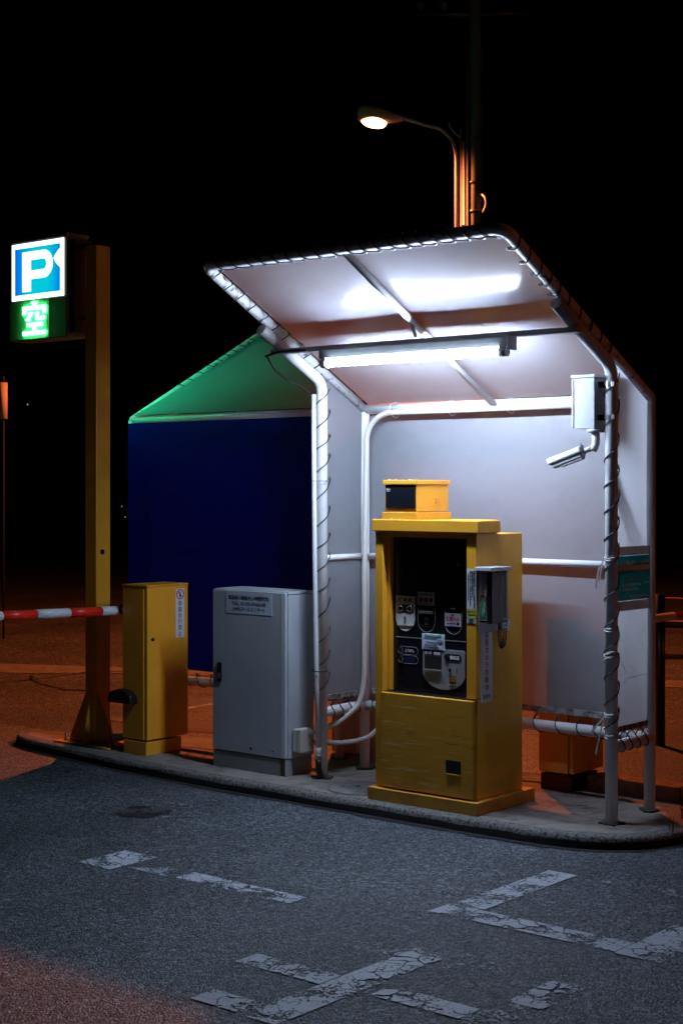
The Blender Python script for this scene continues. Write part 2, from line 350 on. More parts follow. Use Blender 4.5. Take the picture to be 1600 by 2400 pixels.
def vtext(s, loc, h, m, parent, face='front', space=1., width=None, **k):
    return text('\n'.join(s), loc, h, m, parent, face=face, space=space, width=width, **k)

# ------------------------------------------------------------------ ground
ZI=.06
road = link('road', [(-40,-25,0),(40,-25,0),(40,.35,0),(-40,.35,0)], [(0,1,2,3)], 'asphalt', kind='structure')
far_road = link('far_road', [(-60,.35,0),(60,.35,0),(60,80,0),(-60,80,0)], [(0,1,2,3)], 'asphalt2', kind='structure')
# road surfacing seam beyond the island: pale concrete gutter band with cracks
def flat(name, poly, z, m, parent=None, **k):
    return link(name, [(x,y,z) for x,y in poly], [tuple(range(len(poly)))], m, parent, **k)
flat('gutter', [(-9,.6),(-5.25,2.2),(-4.75,2.65),(-1.1,4.6),(8,9.4),(8,9.9),(-1.3,5.0),(-5.0,3.0),(-9,1.1)], .004, 'gutter', kind='structure')
flat('pavement_patch', [(-2.9,.95),(-.3,2.2),(-.2,1.35),(-2.2,.82)], .004, 'gutter', kind='structure')
def crack(pts, wd, parent):
    V=[];F=[];P=[]
    for i in range(len(pts)-1):
        a=Vector(pts[i]);b=Vector(pts[i+1]);n=max(3,int((b-a).length/.06))
        for k in range(n): P.append(a.lerp(b,k/n)+Vector((random.uniform(-.012,.012),random.uniform(-.012,.012))))
    P.append(Vector(pts[-1]))
    for i,p in enumerate(P):
        d=(P[min(i+1,len(P)-1)]-P[max(i-1,0)]).normalized(); nn=Vector((-d.y,d.x))*wd*random.uniform(.3,1.1)
        V+=[(p.x+nn.x,p.y+nn.y,.007),(p.x-nn.x,p.y-nn.y,.007)]
    F=[(2*i,2*i+1,2*i+3,2*i+2) for i in range(len(P)-1)]
    link('crack',V,F,'crack',parent)
crack([(-5.6,1.35),(-4.85,1.68),(-4.82,2.05),(-4.85,2.6),(-4.4,3.2)],.02,far_road)
crack([(-4.83,2.0),(-4.5,1.85),(-4.13,1.75),(-3.7,1.9)],.024,far_road)
crack([(-3.7,1.9),(-3.2,2.2),(-2.6,2.4)],.010,far_road)

# worn markings of the lane, four strokes groups (children of the road they are painted on)
def stroke(poly, m='paint'):
    flat('road_marking', poly, .004, m, road)
def rect(x0,x1,y0,y1,m='paint'): stroke([(x0,y0),(x1,y0),(x1,y1),(x0,y1)],m)
rect(.24,.44,-1.87,-1.60); rect(.445,.74,-1.80,-1.69,'paint_faint'); rect(.745,1.36,-1.79,-1.68)
rect(-.3,.2,-1.02,-.98,'paint_faint')
rect(1.83,1.965,-1.535,-1.39); rect(1.845,1.98,-1.385,-.72); rect(1.97,2.62,-1.535,-1.40); rect(2.625,2.80,-1.55,-1.12)
rect(1.85,2.07,-2.80,-2.69); rect(2.075,2.215,-2.81,-1.93); rect(1.70,2.07,-2.44,-2.33); rect(1.86,2.07,-2.10,-1.99,'paint_faint')
rect(2.26,2.60,-2.42,-2.31); rect(2.605,2.73,-2.46,-2.2,'paint_faint'); rect(2.62,2.745,-2.195,-1.93)
rect(2.22,2.3,-2.05,-1.98,'paint_faint'); rect(2.25,2.55,-1.98,-1.88,'paint_faint'); rect(2.1,2.5,-.75,-.66,'paint_faint')
for p in ([(-2.66,1.60),(-2.60,1.60),(-2.62,1.9),(-2.68,1.9)],):
    flat('road_marking', p, .009, 'paint', far_road)
flat('road_marking', [(.6,3.55),(2.2,4.5),(2.2,4.65),(.6,3.75)], .009, 'paint', far_road)
# round rough asphalt patch on the near lane
def disc_poly(cx,cy,r,n=28,j=0.): return [(cx+cos(2*pi*i/n)*r*(1+random.uniform(-j,j)),cy+sin(2*pi*i/n)*r*(1+random.uniform(-j,j))) for i in range(n)]
flat('asphalt_patch', disc_poly(-.30,-1.0,.14,40,.06), .004, 'smudge', road)

# traffic island: outline at the foot of the kerb, counter clockwise
out=[(-2.45,-.02),(-2.35,-.14),(-2.05,-.21),(-1.6,-.265),(-1.1,-.325),(-.4,-.352),(.2,-.352),(.9,-.354),(1.4,-.352),(1.68,-.325),(1.85,-.25),(1.96,-.15),(2.02,-.02),(2.05,.15),(2.06,.5),(2.0,.78),(1.9,.86),(1.2,.86),(0,.84),(-.9,.80),(-1.55,.52),(-2.15,.20),(-2.42,.08)]
def dense(poly,n=5):
    P=[Vector(p) for p in poly]; o=[]
    for i in range(len(P)):
        p0,p1,p2,p3=P[i-1],P[i],P[(i+1)%len(P)],P[(i+2)%len(P)]
        for k in range(n):
            t=k/n; o.append(.5*((2*p1)+(-p0+p2)*t+(2*p0-5*p1+4*p2-p3)*t*t+(-p0+3*p1-3*p2+p3)*t**3))
    return o
O=dense(out); nO=len(O)
def inset(P,d):
    r=[]
    for i in range(len(P)):
        t=(P[(i+1)%len(P)]-P[i-1]).normalized(); r.append(P[i]+Vector((-t.y,t.x))*d)
    return r
V=[];F=[]
prof=[(0,-.01),(.002,.034),(.006,.050),(.013,.0575),(.028,.0600),(.075,.0605)]
jit=[[random.uniform(-.0035,.0035) for _ in prof] for _ in O]
for k,(d,z) in enumerate(prof):
    for i,p in enumerate(inset(O,d)):
        j=jit[i][k] if 0<k<4 else 0
        V.append((p.x+j,p.y+j,z+j*.6))
for k in range(len(prof)-1):
    for i in range(nO):
        a=k*nO+i;b=k*nO+(i+1)%nO;F.append((a,b,b+nO,a+nO))
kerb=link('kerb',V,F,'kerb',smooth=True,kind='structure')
kerb.data.materials.append(M['kerb_shade'])
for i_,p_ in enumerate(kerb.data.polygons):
    if i_<nO: p_.material_index=1  # lower kerb face painted dark as its shade
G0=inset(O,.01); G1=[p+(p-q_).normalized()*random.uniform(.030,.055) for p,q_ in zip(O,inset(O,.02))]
link('kerb_shade_strip',[(p.x,p.y,.003) for p in G0]+[(p.x,p.y,.003) for p in G1],[(i,(i+1)%nO,(i+1)%nO+nO,i+nO) for i in range(nO)],'kerb_shade',road)  # shade strip painted on the road along the kerb
I=inset(O,.074)
island=link('traffic_island',[(p.x,p.y,.0605) for p in I],[tuple(range(nO))],'concrete',kind='structure')
# dirt collars round the posts
# raised kerb stones behind the right end of the island
rk=thing('raised_kerb','low brown concrete kerb stones behind the right shelter post','kerb')
for i in range(3):
    box('kerb_stone',1.24+i*.52,1.24+i*.52+.512,.60,.74,.055,.135,'redkerb',rk,bevel=.008)
# chamber lid in the island
ml=thing('chamber_lid','round dusty grey chamber lid set in the island between front post and payment machine','manhole cover')
prism('lid',disc_poly(.345,-.10,.165,40),'z',.061,.066,'manhole',ml,bevel=.0015)
tube('rim',[(.345+cos(2*pi*i/40)*.172,-.10+sin(2*pi*i/40)*.172,.0625) for i in range(41)],.003,'concrete',ml,n=6)
prism('key_hole',disc_poly(.31,-.08,.011,10),'z',.066,.0675,'crack',ml)
prism('key_hole',disc_poly(.25,-.13,.006,8),'z',.066,.0675,'crack',ml)

# ------------------------------------------------------------------ pipe shelters
PR=.027
def helix(p0,p1,r,turns,offset_dir,m,parent,jitter=.22,cr=.0031):
    """cord laced round the pipe p0-p1 and through eyelets set off to offset_dir"""
    p0=Vector(p0);p1=Vector(p1);t=(p1-p0).normalized();L_=(p1-p0).length
    u=Vector(offset_dir); u=(u-t*u.dot(t)).normalized(); v=t.cross(u)
    P=[];nn=18
    rate=[random.uniform(1-jitter,1+jitter) for _ in range(turns)]; tot=sum(rate); s=0
    for i in range(turns):
        for k in range(nn):
            f=k/nn; a=2*pi*f
            d=r*1.10+max(0,cos(a))**4*(.034-.004)
            sl=(s+rate[i]*(f**1.6))/tot
            P.append(p0+t*(L_*sl)+u*cos(a)*d+v*sin(a)*(r*1.12))
        s+=rate[i]
    tube('lacing_cord',P,cr,m,parent,n=5)
    out=[];s=0
    for i in range(turns):
        out.append(p0+t*(L_*s/tot)+u*(r+.032)); s+=rate[i]
    return out,t,u
ring_me=None
def eyelets(pos,normal,parent,m='eyelet'):
    global ring_me
    if ring_me is None:
        V=[];F=[];n=10;k=5
        for i in range(n):
            a=2*pi*i/n
            for j in range(k):
                b=2*pi*j/k; rr=.0085+.003*cos(b); V.append((rr*cos(a),rr*sin(a),.003*sin(b)))
        for i in range(n):
            for j in range(k): F.append((i*k+j,((i+1)%n)*k+j,((i+1)%n)*k+(j+1)%k,i*k+(j+1)%k))
        ring_me=bpy.data.meshes.new('eyelet'); ring_me.from_pydata(V,[],F); ring_me.materials.append(M[m])
        for p in ring_me.polygons: p.use_smooth=True
    q=Vector(normal).to_track_quat('Z','Y')
    for p in pos:
        o=bpy.data.objects.new('eyelet',ring_me); COL.objects.link(o); o.parent=parent; o.location=p; o.rotation_mode='QUATERNION'; o.rotation_quaternion=q

def shelter(root, X0, X1, yb, sgn, pm, roofm, wallm, cordm, full=True):
    """yb = y of the low rear eave; sgn=-1: opens towards -y. z heights as measured"""
    Y=lambda t: yb+sgn*t          # t = distance forward of the rear posts
    DP=.356; TF=DP+.87; ZR=2.01; ZF=2.657
    zroof=lambda t: ZR+(ZF-ZR)*t/TF
    for X in (X0,X1):
        tube('post',[(X,Y(0),ZI-.01),(X,Y(0),ZR)],PR,pm,root)
        prism('mortar_collar',disc_poly(X,Y(0),.05,16,.25),'z',.0605,.068,'mortar',root)
        # front post bends into the free sloping arm under the roof
        arm_t=DP+.472; zb=2.136
        tube('post',[(X,Y(DP),ZI-.01),(X,Y(DP),zb),(X,Y(arm_t),2.383)],.029,pm,root,rad=.055,n=16)
        prism('mortar_collar',disc_poly(X,Y(DP),.055,16,.25),'z',.0605,.067,'mortar',root)
        # side rails between the two posts
        tube('rail',[(X,Y(0),.405),(X,Y(DP),.405)],.028,pm,root)
        tube('rail',[(X,Y(0),1.215),(X,Y(DP),1.215)],.016,pm,root)
    # perimeter frame of the roof (one bent pipe) and rafters
    e=.03
    fr=[(X0,Y(0),ZR),(X0,Y(TF),ZF),(X1,Y(TF),ZF),(X1,Y(0),ZR)]
    tube('roof_frame',fr,PR,'pipe_dirty' if pm=='pipe' else pm,root,rad=.07,n=16)
    tube('eave_rail',[(X0,Y(0),ZR),(X1,Y(0),ZR)],PR,pm,root)
    Xm=(X0+X1)/2
    tube('rafter',[(Xm,Y(.01),ZR-.015),(Xm,Y(TF-.01),ZF-.015)],.017,pm,root)
    if full: tube('rafter_strut',[(Xm,Y(DP+.37),zroof(DP+.37)-.02),(Xm,Y(DP+.33),2.30)],.008,pm,root,n=8)
    tube('rail',[(X0,Y(0),1.215),(X1,Y(0),1.215)],.017,pm,root)
    tube('rail',[(X0,Y(0),.405),(X1,Y(0),.405)],.028,pm,root)
    # sheets
    iu=PR+.020
    def roof(u,v):
        t0=.03 if full else -.03; t=t0+(TF-.045-t0)*v; x=X0+iu+(X1-X0-2*iu)*u
        sag=.008*sin(pi*v)*abs(sin(2*pi*u))
        return (x,Y(t),zroof(t)+.010-sag+(0 if full else .034*(1-v)**2))
    grid('roof_sheet',roof,24,28,roofm,root)
    yw=Y(-.032)
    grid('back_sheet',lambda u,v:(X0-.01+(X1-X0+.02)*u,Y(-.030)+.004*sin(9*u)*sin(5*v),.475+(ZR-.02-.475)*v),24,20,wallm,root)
    for X,s in ((X0,-1),(X1,1)):
        xs=X+s*.0
        def side(u,v):
            t=-.02+(DP-.032+.02)*u; ztop=zroof(max(0,t))-.01
            return (xs+.003*sin(7*v),Y(t),.475+(ztop-.475)*v)
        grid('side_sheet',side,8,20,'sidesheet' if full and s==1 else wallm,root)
        if s==1 and full:
            # dark stained lower and rear hems
            box('hem',X-.004,X+.004,Y(0)-.005 if sgn<0 else 0,Y(DP-.035) if sgn<0 else 0,.468,.492,'hem',root,bevel=0) if False else None
    if full:
        y0,y1=sorted((Y(0),Y(DP-.034)))
        for X in (X0,X1): box('hem',X-.004,X+.0045,y0,y1,.466,.492,'hem',root,bevel=.001)
        box('hem',X0+.03,X1-.03,Y(-.036),Y(-.025),.466,.496,'hem',root,bevel=.001) if sgn>0 else box('hem',X0+.03,X1-.03,Y(-.0245),Y(-.035),.466,.496,'hem',root,bevel=.001)
    # lacing
    Fd=(0,sgn,0)
    for X,s in ((X0,1),(X1,-1)):
        e,t,u=helix((X,Y(DP),.47),(X,Y(DP),2.12),.029,13 if full else 6,(0,-sgn,0),cordm,root); eyelets(e,(1,0,0),root)
        a=Vector((X,Y(TF-.05),ZF-.03)); b=Vector((X,Y(.35),zroof(.35)))
        e,t,u=helix(a,b,PR,10,(s,0,0),cordm,root); eyelets(e,t.cross(u),root)
        e,t,u=helix((X,Y(.03),.405),(X,Y(DP-.04),.405),.028,4,(0,0,1),cordm,root); eyelets(e,(1,0,0),root)
    e,t,u=helix((X0+.06,Y(TF),ZF),(X1-.06,Y(TF),ZF),PR,19,(0,-sgn,-.4),cordm,root); eyelets(e,t.cross(u),root)
    e,t,u=helix((X0+.06,Y(0),.405),(X1-.06,Y(0),.405),.028,14,(0,-sgn*.6,1),cordm,root); eyelets(e,(0,1,0),root)
    return Y

W=1.726
sh=thing('payment_shelter','white pipe frame shelter with laced white sheet roof and walls around the yellow payment machine','shelter')
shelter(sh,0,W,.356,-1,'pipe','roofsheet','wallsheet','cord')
# plastic ties knotted on the right front post
def ribbon(name,pts,wd,m,parent):
    V=[];F=[]
    for i,p in enumerate(pts):
        w_=wd*(.4+.6*i/len(pts)); V+=[(p[0]-w_*.3,p[1],p[2]+w_*.6),(p[0]+w_*.3,p[1]+.004,p[2]-w_*.6)]
    F=[(2*i,2*i+1,2*i+3,2*i+2) for i in range(len(pts)-1)]
    return link(name,V,F,m,parent,smooth=True)
def ringtie(x,y,z,r,parent,m='tie',cr=.004,k=2):
    P=[(x+cos(2*pi*i/18)*r,y+sin(2*pi*i/18)*r,z+.010*sin(3.1*i/18*k)+i*.0006) for i in range(18*k+1)]
    tube('plastic_tie',P,cr,m,parent,n=5)
for z in (1.255,.935,.80,.545,.45):
    ringtie(W,0,z,.031,sh,cr=.0035 if z!=.80 else .006,k=2 if z!=.80 else 3)
ribbon('tie_tail',[(W-.02,-.031,1.26),(W-.045,-.036,1.22),(W-.055,-.038,1.17),(W-.06,-.04,1.13)],.012,'tie',sh)
ribbon('tie_tail',[(W-.025,-.033,1.25),(W-.035,-.04,1.20),(W-.04,-.04,1.15)],.010,'tie',sh)
ribbon('tie_tail',[(W-.02,-.031,.545),(W-.06,-.036,.50),(W-.09,-.038,.46)],.012,'tie',sh)
ribbon('tie_tail',[(W-.02,-.031,.54),(W-.035,-.04,.47),(W-.05,-.04,.42),(W-.06,-.04,.37)],.012,'tie',sh)
ribbon('tie_tail',[(W+.03,.03,.80),(W+.032,.07,.78),(W+.034,.125,.765)],.006,'tie',sh)
ribbon('tie_tail',[(W+.03,.03,.80),(W+.034,.06,.755),(W+.036,.10,.715)],.008,'tie',sh)
# strapping tapes across the right side wall (hold the banner)
rs=thing('rear_shelter','second shelter seen from behind, dark blue wall under green lit roof','shelter')
shelter(rs,-2.0,-.30,.50,1,'pipe','rearroof','rearwall','cord',full=False)

# banner on the right side wall
bn=thing('ticket_banner','teal banner with white Japanese lettering taped to the right side wall of the shelter','banner')
XB=W+.007
box('banner_sheet',XB,XB+.003,.045,.372,1.067,1.272,'teal',bn,bevel=0)
box('tape',XB,XB+.0045,.035,.378,1.274,1.315,'tape',bn,bevel=0)
box('tape',XB,XB+.0045,.040,.378,1.020,1.064,'tape',bn,bevel=0)
tube('tape_edge',[(XB-.001,.10,.690),(XB-.001,.13,.706),(XB-.001,.36,.716)],.0012,'hem',bn,n=4)
tx=XB+.0036
text('駐車券11枚セット',(tx,.165,1.237),.030,'bannertext',bn,'side',width=.205); text('(3,300円)',(tx,.322,1.240),.026,'bannertext',bn,'side',width=.085)
text('販売しています',(tx,.288,1.207),.028,'bannertext',bn,'side',width=.16)
text('販売のお知らせ',(tx,.19,1.163),.022,'bannerred',bn,'side',width=.16)
text('魚津市役所環境安全課',(tx,.165,1.138),.0165,'bannertext',bn,'side',width=.17); text('魚津駅前観光案内所',(tx,.155,1.116),.0165,'bannertext',bn,'side',width=.15)
text('平日8:30',(tx,.31,1.143),.015,'bannertext',bn,'side',width=.06); text('問合せ：魚津市役所環境安全課 23-1004',(tx,.215,1.083),.0155,'bannertext',bn,'side',width=.27)

# ------------------------------------------------------------------ fluorescent fitting
fl=thing('fluorescent_light','lit fluorescent batten hung across the shelter under the roof','light')
zb=2.272; yb=-.385; yc=-.345; zt=2.196
box('cross_channel',-.035,W+.035,yc-.021,yc+.021,zb-.008,zb+.016,'lightgrey',fl,bevel=.001)
box('housing',.315,1.435,yb-.010,yb+.034,zt+.024,zb-.0095,'greycab2',fl,bevel=.0015)
for x_ in (.55,1.2): box('hanger',x_,x_+.04,yb-.008,yc+.016,zb-.0094,zb-.0082,'lightgrey',fl,bevel=0)
box('end_bracket',1.436,1.446,yb-.034,yb+.034,zb-.070,zb-.009,'lightgrey',fl,bevel=.001)
tube('tube',[(.368,yb,zt),(1.375,yb,zt)],.0165,'tube',fl,n=20)
for x0,x1 in ((.330,.366),(1.377,1.418)):
    tube('lamp_holder',[(x0,yb,zt),(x1,yb,zt)],.022,'white',fl,n=16); box('holder_neck',x0+.004,x1-.004,yb-.014,yb+.014,zt+.012,zb-.047,'white',fl,bevel=.001)
tube('flex_cable',[(-.03,yb-.02,zb-.02),(.05,yb-.026,zb-.005),(.14,yb-.026,zb-.001),(.24,yb-.024,zb-.006)],.007,'black',fl,rad=.03,n=8)
tube('flex_cable',[(-.02,yb-.02,zb-.02),(-.025,yb+.03,zb-.08),(-.01,yb+.14,zb-.14),(-.032,yb+.24,zb-.15),(-.035,.0,zb-.22)],.005,'black',fl,rad=.05,n=8)

# conduits
c1=tag(tube('wall_conduit',[(1.6,.305,1.985),(.16,.300,1.985),(.062,.300,1.90),(.050,.295,1.2),(.052,.290,.55),(.045,.26,.42),(.0,.12,.33),(-.055,.03,.30),(-.095,.0,.285)],.0145,'conduit',n=12,rad=.10),'ivory cable conduit run along the rear eave and down the left rear post','conduit')
for x in (.25,.62,.98,1.35): 
    tube('cable_tie',[(x+.004*sin(i),.305+cos(2*pi*i/12)*.05-.0,1.997+sin(2*pi*i/12)*.040) for i in range(13)],.0012,'white',c1,n=5)
tag(tube('loop_hose',[(.12,.36,.42),(.13,.36,.34),(.10,.30,.25),(.02,.18,.22),(-.06,.06,.235),(-.10,.0,.235)],.014,'hose',n=12,rad=.07),'lower grey hose looping behind the left front post to the junction box','hose')
c2=thing('post_conduit','thin white conduit tied to the left front post with grey elbow at its foot','conduit')
tube('pipe',[(-.028,-.035,2.075),(-.018,-.038,1.2),(-.004,-.040,.62),(.006,-.040,.22)],.0125,'white',c2,n=12)
tube('coupling',[(.006,-.040,.225),(.007,-.040,.165)],.017,'hose',c2,n=12)
tube('coupling_ring',[(.007,-.040,.182),(.007,-.040,.190)],.0205,'hose',c2,n=12)
tube('elbow',[(.007,-.040,.165),(.010,-.040,.10),(.03,-.036,.066)],.0155,'black',c2,n=12,rad=.03)
tube('tie_wire',[(-.012+cos(2*pi*i/14)*.055,-.018+sin(2*pi*i/14)*.04,1.62) for i in range(15)],.002,'cord',c2,n=5)
tube('tie_wire',[(-.004+cos(2*pi*i/14)*.05,-.018+sin(2*pi*i/14)*.042,.625) for i in range(15)],.003,'cord',c2,n=5)
jb=thing('junction_box','small cream junction box on the side of the grey cabinet','box')
box('housing',-.146,-.118,-.07,.03,.19,.31,'cream',jb,bevel=.005); box('lid',-.1175,-.085,-.072,.032,.187,.313,'cream',jb,bevel=.006)
# white cabinet seen low through the shelter corner
wc=thing('ticket_box','pale pink lit box with small print on a round post behind the left rear corner','box')
box('body',-.46,-.27,.62,.80,.068,.86,'plaster',wc,bevel=.01)
tube('post',[(-.06,.55,.0605),(-.06,.55,.80)],.045,'plaster',wc,n=16)
text('ご利用案内\n発券ボタンを\n押して下さい',(-.365,.619,.42),.018,'redink',wc,'front',width=.12)

# ------------------------------------------------------------------ camera box + camera
cb=thing('camera_box','grey steel box strapped to the right front post above the security camera','box')
bx0,bx1=1.555,1.672
box('body',bx0+.012,bx1,-.06,.075,1.855,2.085,'lightgrey',cb,bevel=.002)
box('lid',bx0-.002,bx1+.006,-.068,.08,2.087,2.101,'lightgrey',cb,bevel=.002)
box('door',bx0-.001,bx0+.009,-.062,.07,1.86,2.083,'lightgrey',cb,bevel=.002)
for z in (2.055,1.905):
    boxes('strap_bracket',[(bx1+.001,bx1+.024,-.03,.03,z-.013,z+.013)],'black',cb)
    P=[(W+cos(2*pi*i/20)*.033,sin(2*pi*i/20)*.033,z) for i in range(21)]
    V=[];F=[]
    for p in P: V+=[(p[0],p[1],z-.011),(p[0],p[1],z+.011)]
    F=[(2*i,2*i+2,2*i+3,2*i+1) for i in range(20)]
    link('strap',V,F,'steel',cb,smooth=True)
    box('buckle',W+.015,W+.034,-.032,-.012,z-.012,z+.012,'steel',cb,bevel=.003)
scm=thing('security_camera','white bullet security camera hanging below the grey box','camera')
tube('mount_plate',[(1.655,-.02,1.838),(1.655,-.02,1.854)],.040,'white',scm,n=24)
tube('bracket',[(1.655,-.02,1.838),(1.658,-.02,1.785),(1.645,-.03,1.755)],.0185,'white',scm,n=14,rad=.02)
tube('joint',[(1.650,-.026,1.770),(1.612,-.05,1.752)],.013,'white',scm,n=14)
tube('thumb_screw',[(1.607,-.052,1.765),(1.600,-.056,1.79)],.0035,'navy',scm,n=8)
# barrel, pointing down to the left
d=Vector((-.185,.012,-.058)).normalized(); side=d.cross(Vector((0,0,1))).normalized(); up=side.cross(d)
A=Vector((1.612,-.055,1.748))
def oriented(name,c,hl,hw,hh,m,parent,bevel):
    V=[c+d*sx*hl+side*sy*hw+up*sz*hh for sx in (-1,1) for sy in (-1,1) for sz in (-1,1)]
    return link(name,V,[(0,1,3,2),(4,6,7,5),(0,4,5,1),(2,3,7,6),(0,2,6,4),(1,5,7,3)],m,parent,bevel=bevel,seg=3)
oriented('housing',A+d*.090,.088,.022,.022,'white',scm,.009)
oriented('sunshield',A+d*.094+up*.014,.098,.0275,.0145,'white',scm,.008)
oriented('grille',A+d*.088-up*.0045,.084,.0250,.0035,'black',scm,.001)
tube('lens',[A+d*.170,A+d*.182],.016,'black',scm,n=18)
oriented('lower_fin',A+d*.07-up*.0255,.062,.016,.004,'lightgrey',scm,.002)

# ------------------------------------------------------------------ payment machine
pm=thing('payment_machine','yellow parking payment machine with black control panel under the shelter','payment machine')
FY=-.240; LX=.548; RX=1.149; PY=-.180
box('plinth',.530,1.180,-.278,.215,.061,.122,'yellow_dark',pm,bevel=.003)
# front cabinet: strips round the recess
box('side_panel',LX,LX+.046,FY,-.067,.125,1.372,'yellow',pm,bevel=.003)
box('side_panel',1.093,RX,FY,-.067,.597,1.372,'yellow',pm,bevel=.003)
box('side_skin',1.132,RX,-.231,-.067,.125,.594,'yellow',pm,bevel=.002)
box('inner_frame',LX+.049,1.131,-.236,-.08,.127,.592,'black',pm,bevel=0)
box('inner_cheek',LX+.047,LX+.066,FY+.035,-.067,.594,1.372,'yellow',pm,bevel=.002)
box('lintel',LX+.047,1.092,FY+.03,-.067,1.345,1.373,'yellow',pm,bevel=.001)
box('rear_body',LX,1.146,-.065,.155,.123,1.366,'yellow',pm,bevel=.003)
box('top_step',.56,1.03,-.064,.11,1.366,1.430,'yellow',pm,bevel=.002)
box('cap',.536,1.168,-.252,-.066,1.374,1.431,'yellow',pm,bevel=.0035)
dr=box('door',.597,1.143,-.262,-.240,.131,.590,'yellow_scratched',pm,bevel=.003)
box('vent_opening',.990,1.076,-.2635,-.258,.238,.302,'hole',pm,bevel=0)
tube('vent_trim',[(.990,-.264,.238),(1.076,-.264,.238)],.0016,'yellow',pm,n=6)
pn=box('control_panel',LX+.0665,1.0925,PY,-.068,.595,1.344,'panel',pm,bevel=0)
q=PY
def pb(name,a0,a1,z0,z1,m,dd=.003,parent=None,bevel=.0006): return box(name,a0,a1,q-dd,q-.0002,z0,z1,m,parent or pm,bevel=bevel)
def pill(name,a0,a1,ztop,zbot,m,dd=.002,start=None):
    cx=(a0+a1)/2; r=(a1-a0)/2; zs=start if start else zbot+r*1.05
    P=[(a0,ztop)]+[(cx-r*cos(pi*i/16),zs-(zs-zbot)*sin(pi*i/16)) for i in range(17)]+[(a1,ztop)]
    return prism(name,P,'y',q-dd,q-.0003,m,pm)
def pill_line(a0,a1,ztop,zbot,m='silver'):
    cx=(a0+a1)/2; r=(a1-a0)/2; zs=zbot+r*1.05
    P=[(a0,q-.0012,ztop)]+[(cx-r*cos(pi*i/16),q-.0012,zs-(zs-zbot)*sin(pi*i/16)) for i in range(17)]+[(a1,q-.0012,ztop)]
    tube('trim_line',P,.0011,m,pm,n=5)
# ticket slot
pill('ticket_plate',.631,.747,1.030,.886,'white')
pb('ticket_label',.631,.747,1.022,1.057,'plaster',.004); text('駐 車 券',(.689,q-.0042,1.038),.021,'ink',pm,'front',width=.085,bold=.0006)
pb('slot_recess',.641,.737,.975,1.017,'hole',.0045)
for s in (-1,1):
    tube('slot_guide',[(.689+s*.040,q-.006,1.010),(.689+s*.022,q-.006,1.008),(.689+s*.012,q-.006,1.000)],.0022,'steel',pm,n=6,rad=.004)
    tube('slot_guide',[(.689+s*.012,q-.006,.990),(.689+s*.022,q-.006,.983),(.689+s*.040,q-.006,.982),(.689+s*.040,q-.006,1.010)],.0022,'steel',pm,n=6,rad=.004)
pb('slot_flap',.639,.738,.913,.972,'paper',.005); pb('small_sticker',.682,.696,.922,.964,'cream',.0058); vtext('駐車券',(.689,q-.006,.942),.011,'ink',pm)
# note slot
pb('note_label',.764,.864,1.018,1.081,'plaster',.003); text('1,000円札のみ',(.814,q-.0032,1.069),.017,'ink',pm,'front',width=.088,bold=.0004)
for i in range(3):
    x=.784+i*.030; pb('note_icon',x-.012,x+.012,1.033,1.054,'hole',.0036,bevel=0)
    tube('cross_mark',[(x-.011,q-.0042,1.035),(x+.011,q-.0042,1.052)],.0011,'redink',pm,n=4); tube('cross_mark',[(x-.011,q-.0042,1.052),(x+.011,q-.0042,1.035)],.0011,'redink',pm,n=4)
text('10000円 5000円 2000円札は使えません',(.814,q-.0032,1.026),.007,'ink',pm,'front',width=.090,bold=.0004)
pill_line(.765,.868,1.000,.888)
pb('note_mouth',.776,.858,.976,.990,'steel',.010,bevel=.003); pb('note_mouth_shadow',.779,.855,.990,.996,'hole',.004)
prism('arrow',[(.799,.948),(.833,.948),(.816,.961)],'y',q-.0016,q-.0004,'silver',pm)
tube('note_symbol',[(.802,q-.001,.943),(.830,q-.001,.943),(.830,q-.001,.938),(.826,q-.001,.938),(.826,q-.001,.914),(.806,q-.001,.914),(.806,q-.001,.938),(.802,q-.001,.938),(.802,q-.001,.943)],.0009,'silver',pm,n=4)
tube('note_symbol',[(.816+cos(2*pi*i/12)*.005,q-.001,.931+sin(2*pi*i/12)*.006) for i in range(13)],.0009,'silver',pm,n=4)
# coins
pb('coin_label',.928,1.020,.925,.987,'paper',.003)
prism('arrow',[(.964,.976),(.984,.976),(.974,.984)],'y',q-.0042,q-.0030,'navy',pm)
text('硬貨のみ',(.974,q-.0032,.960),.023,'redink',pm,'front',width=.078,bold=.0006)
for i,s_ in enumerate(('500','100','50')):
    x=.943+i*.0195; text(s_,(x,q-.0034,.938),.008,'ink',pm,'front',bold=.0003)
    if i: tube('coin_ring',[(x+cos(2*pi*k/14)*.0085,q-.0036,.938+sin(2*pi*k/14)*.0085) for k in range(15)],.0007,'blueink',pm,n=4)
prism('coin_mark',disc_poly(1.0035,.938,.0085,16),'y',q-.0042,q-.003,'ink',pm)
pill_line(.926,1.026,1.000,.888)
tube('coin_slot_light',[(.962,q-.003,1.010),(.985,q-.003,1.010)],.0025,'paper',pm,n=6); pb('coin_slot',.958,.990,.992,1.004,'hole',.004)
tube('lock',[(1.007,q-.006,1.221),(1.007,q,1.221)],.0095,'steel',pm,n=16)
for a0,a1 in ((.631,.791),(.926,1.046)): pb('divider',a0,a1,.8535,.8575,'silver',.0015,bevel=0)
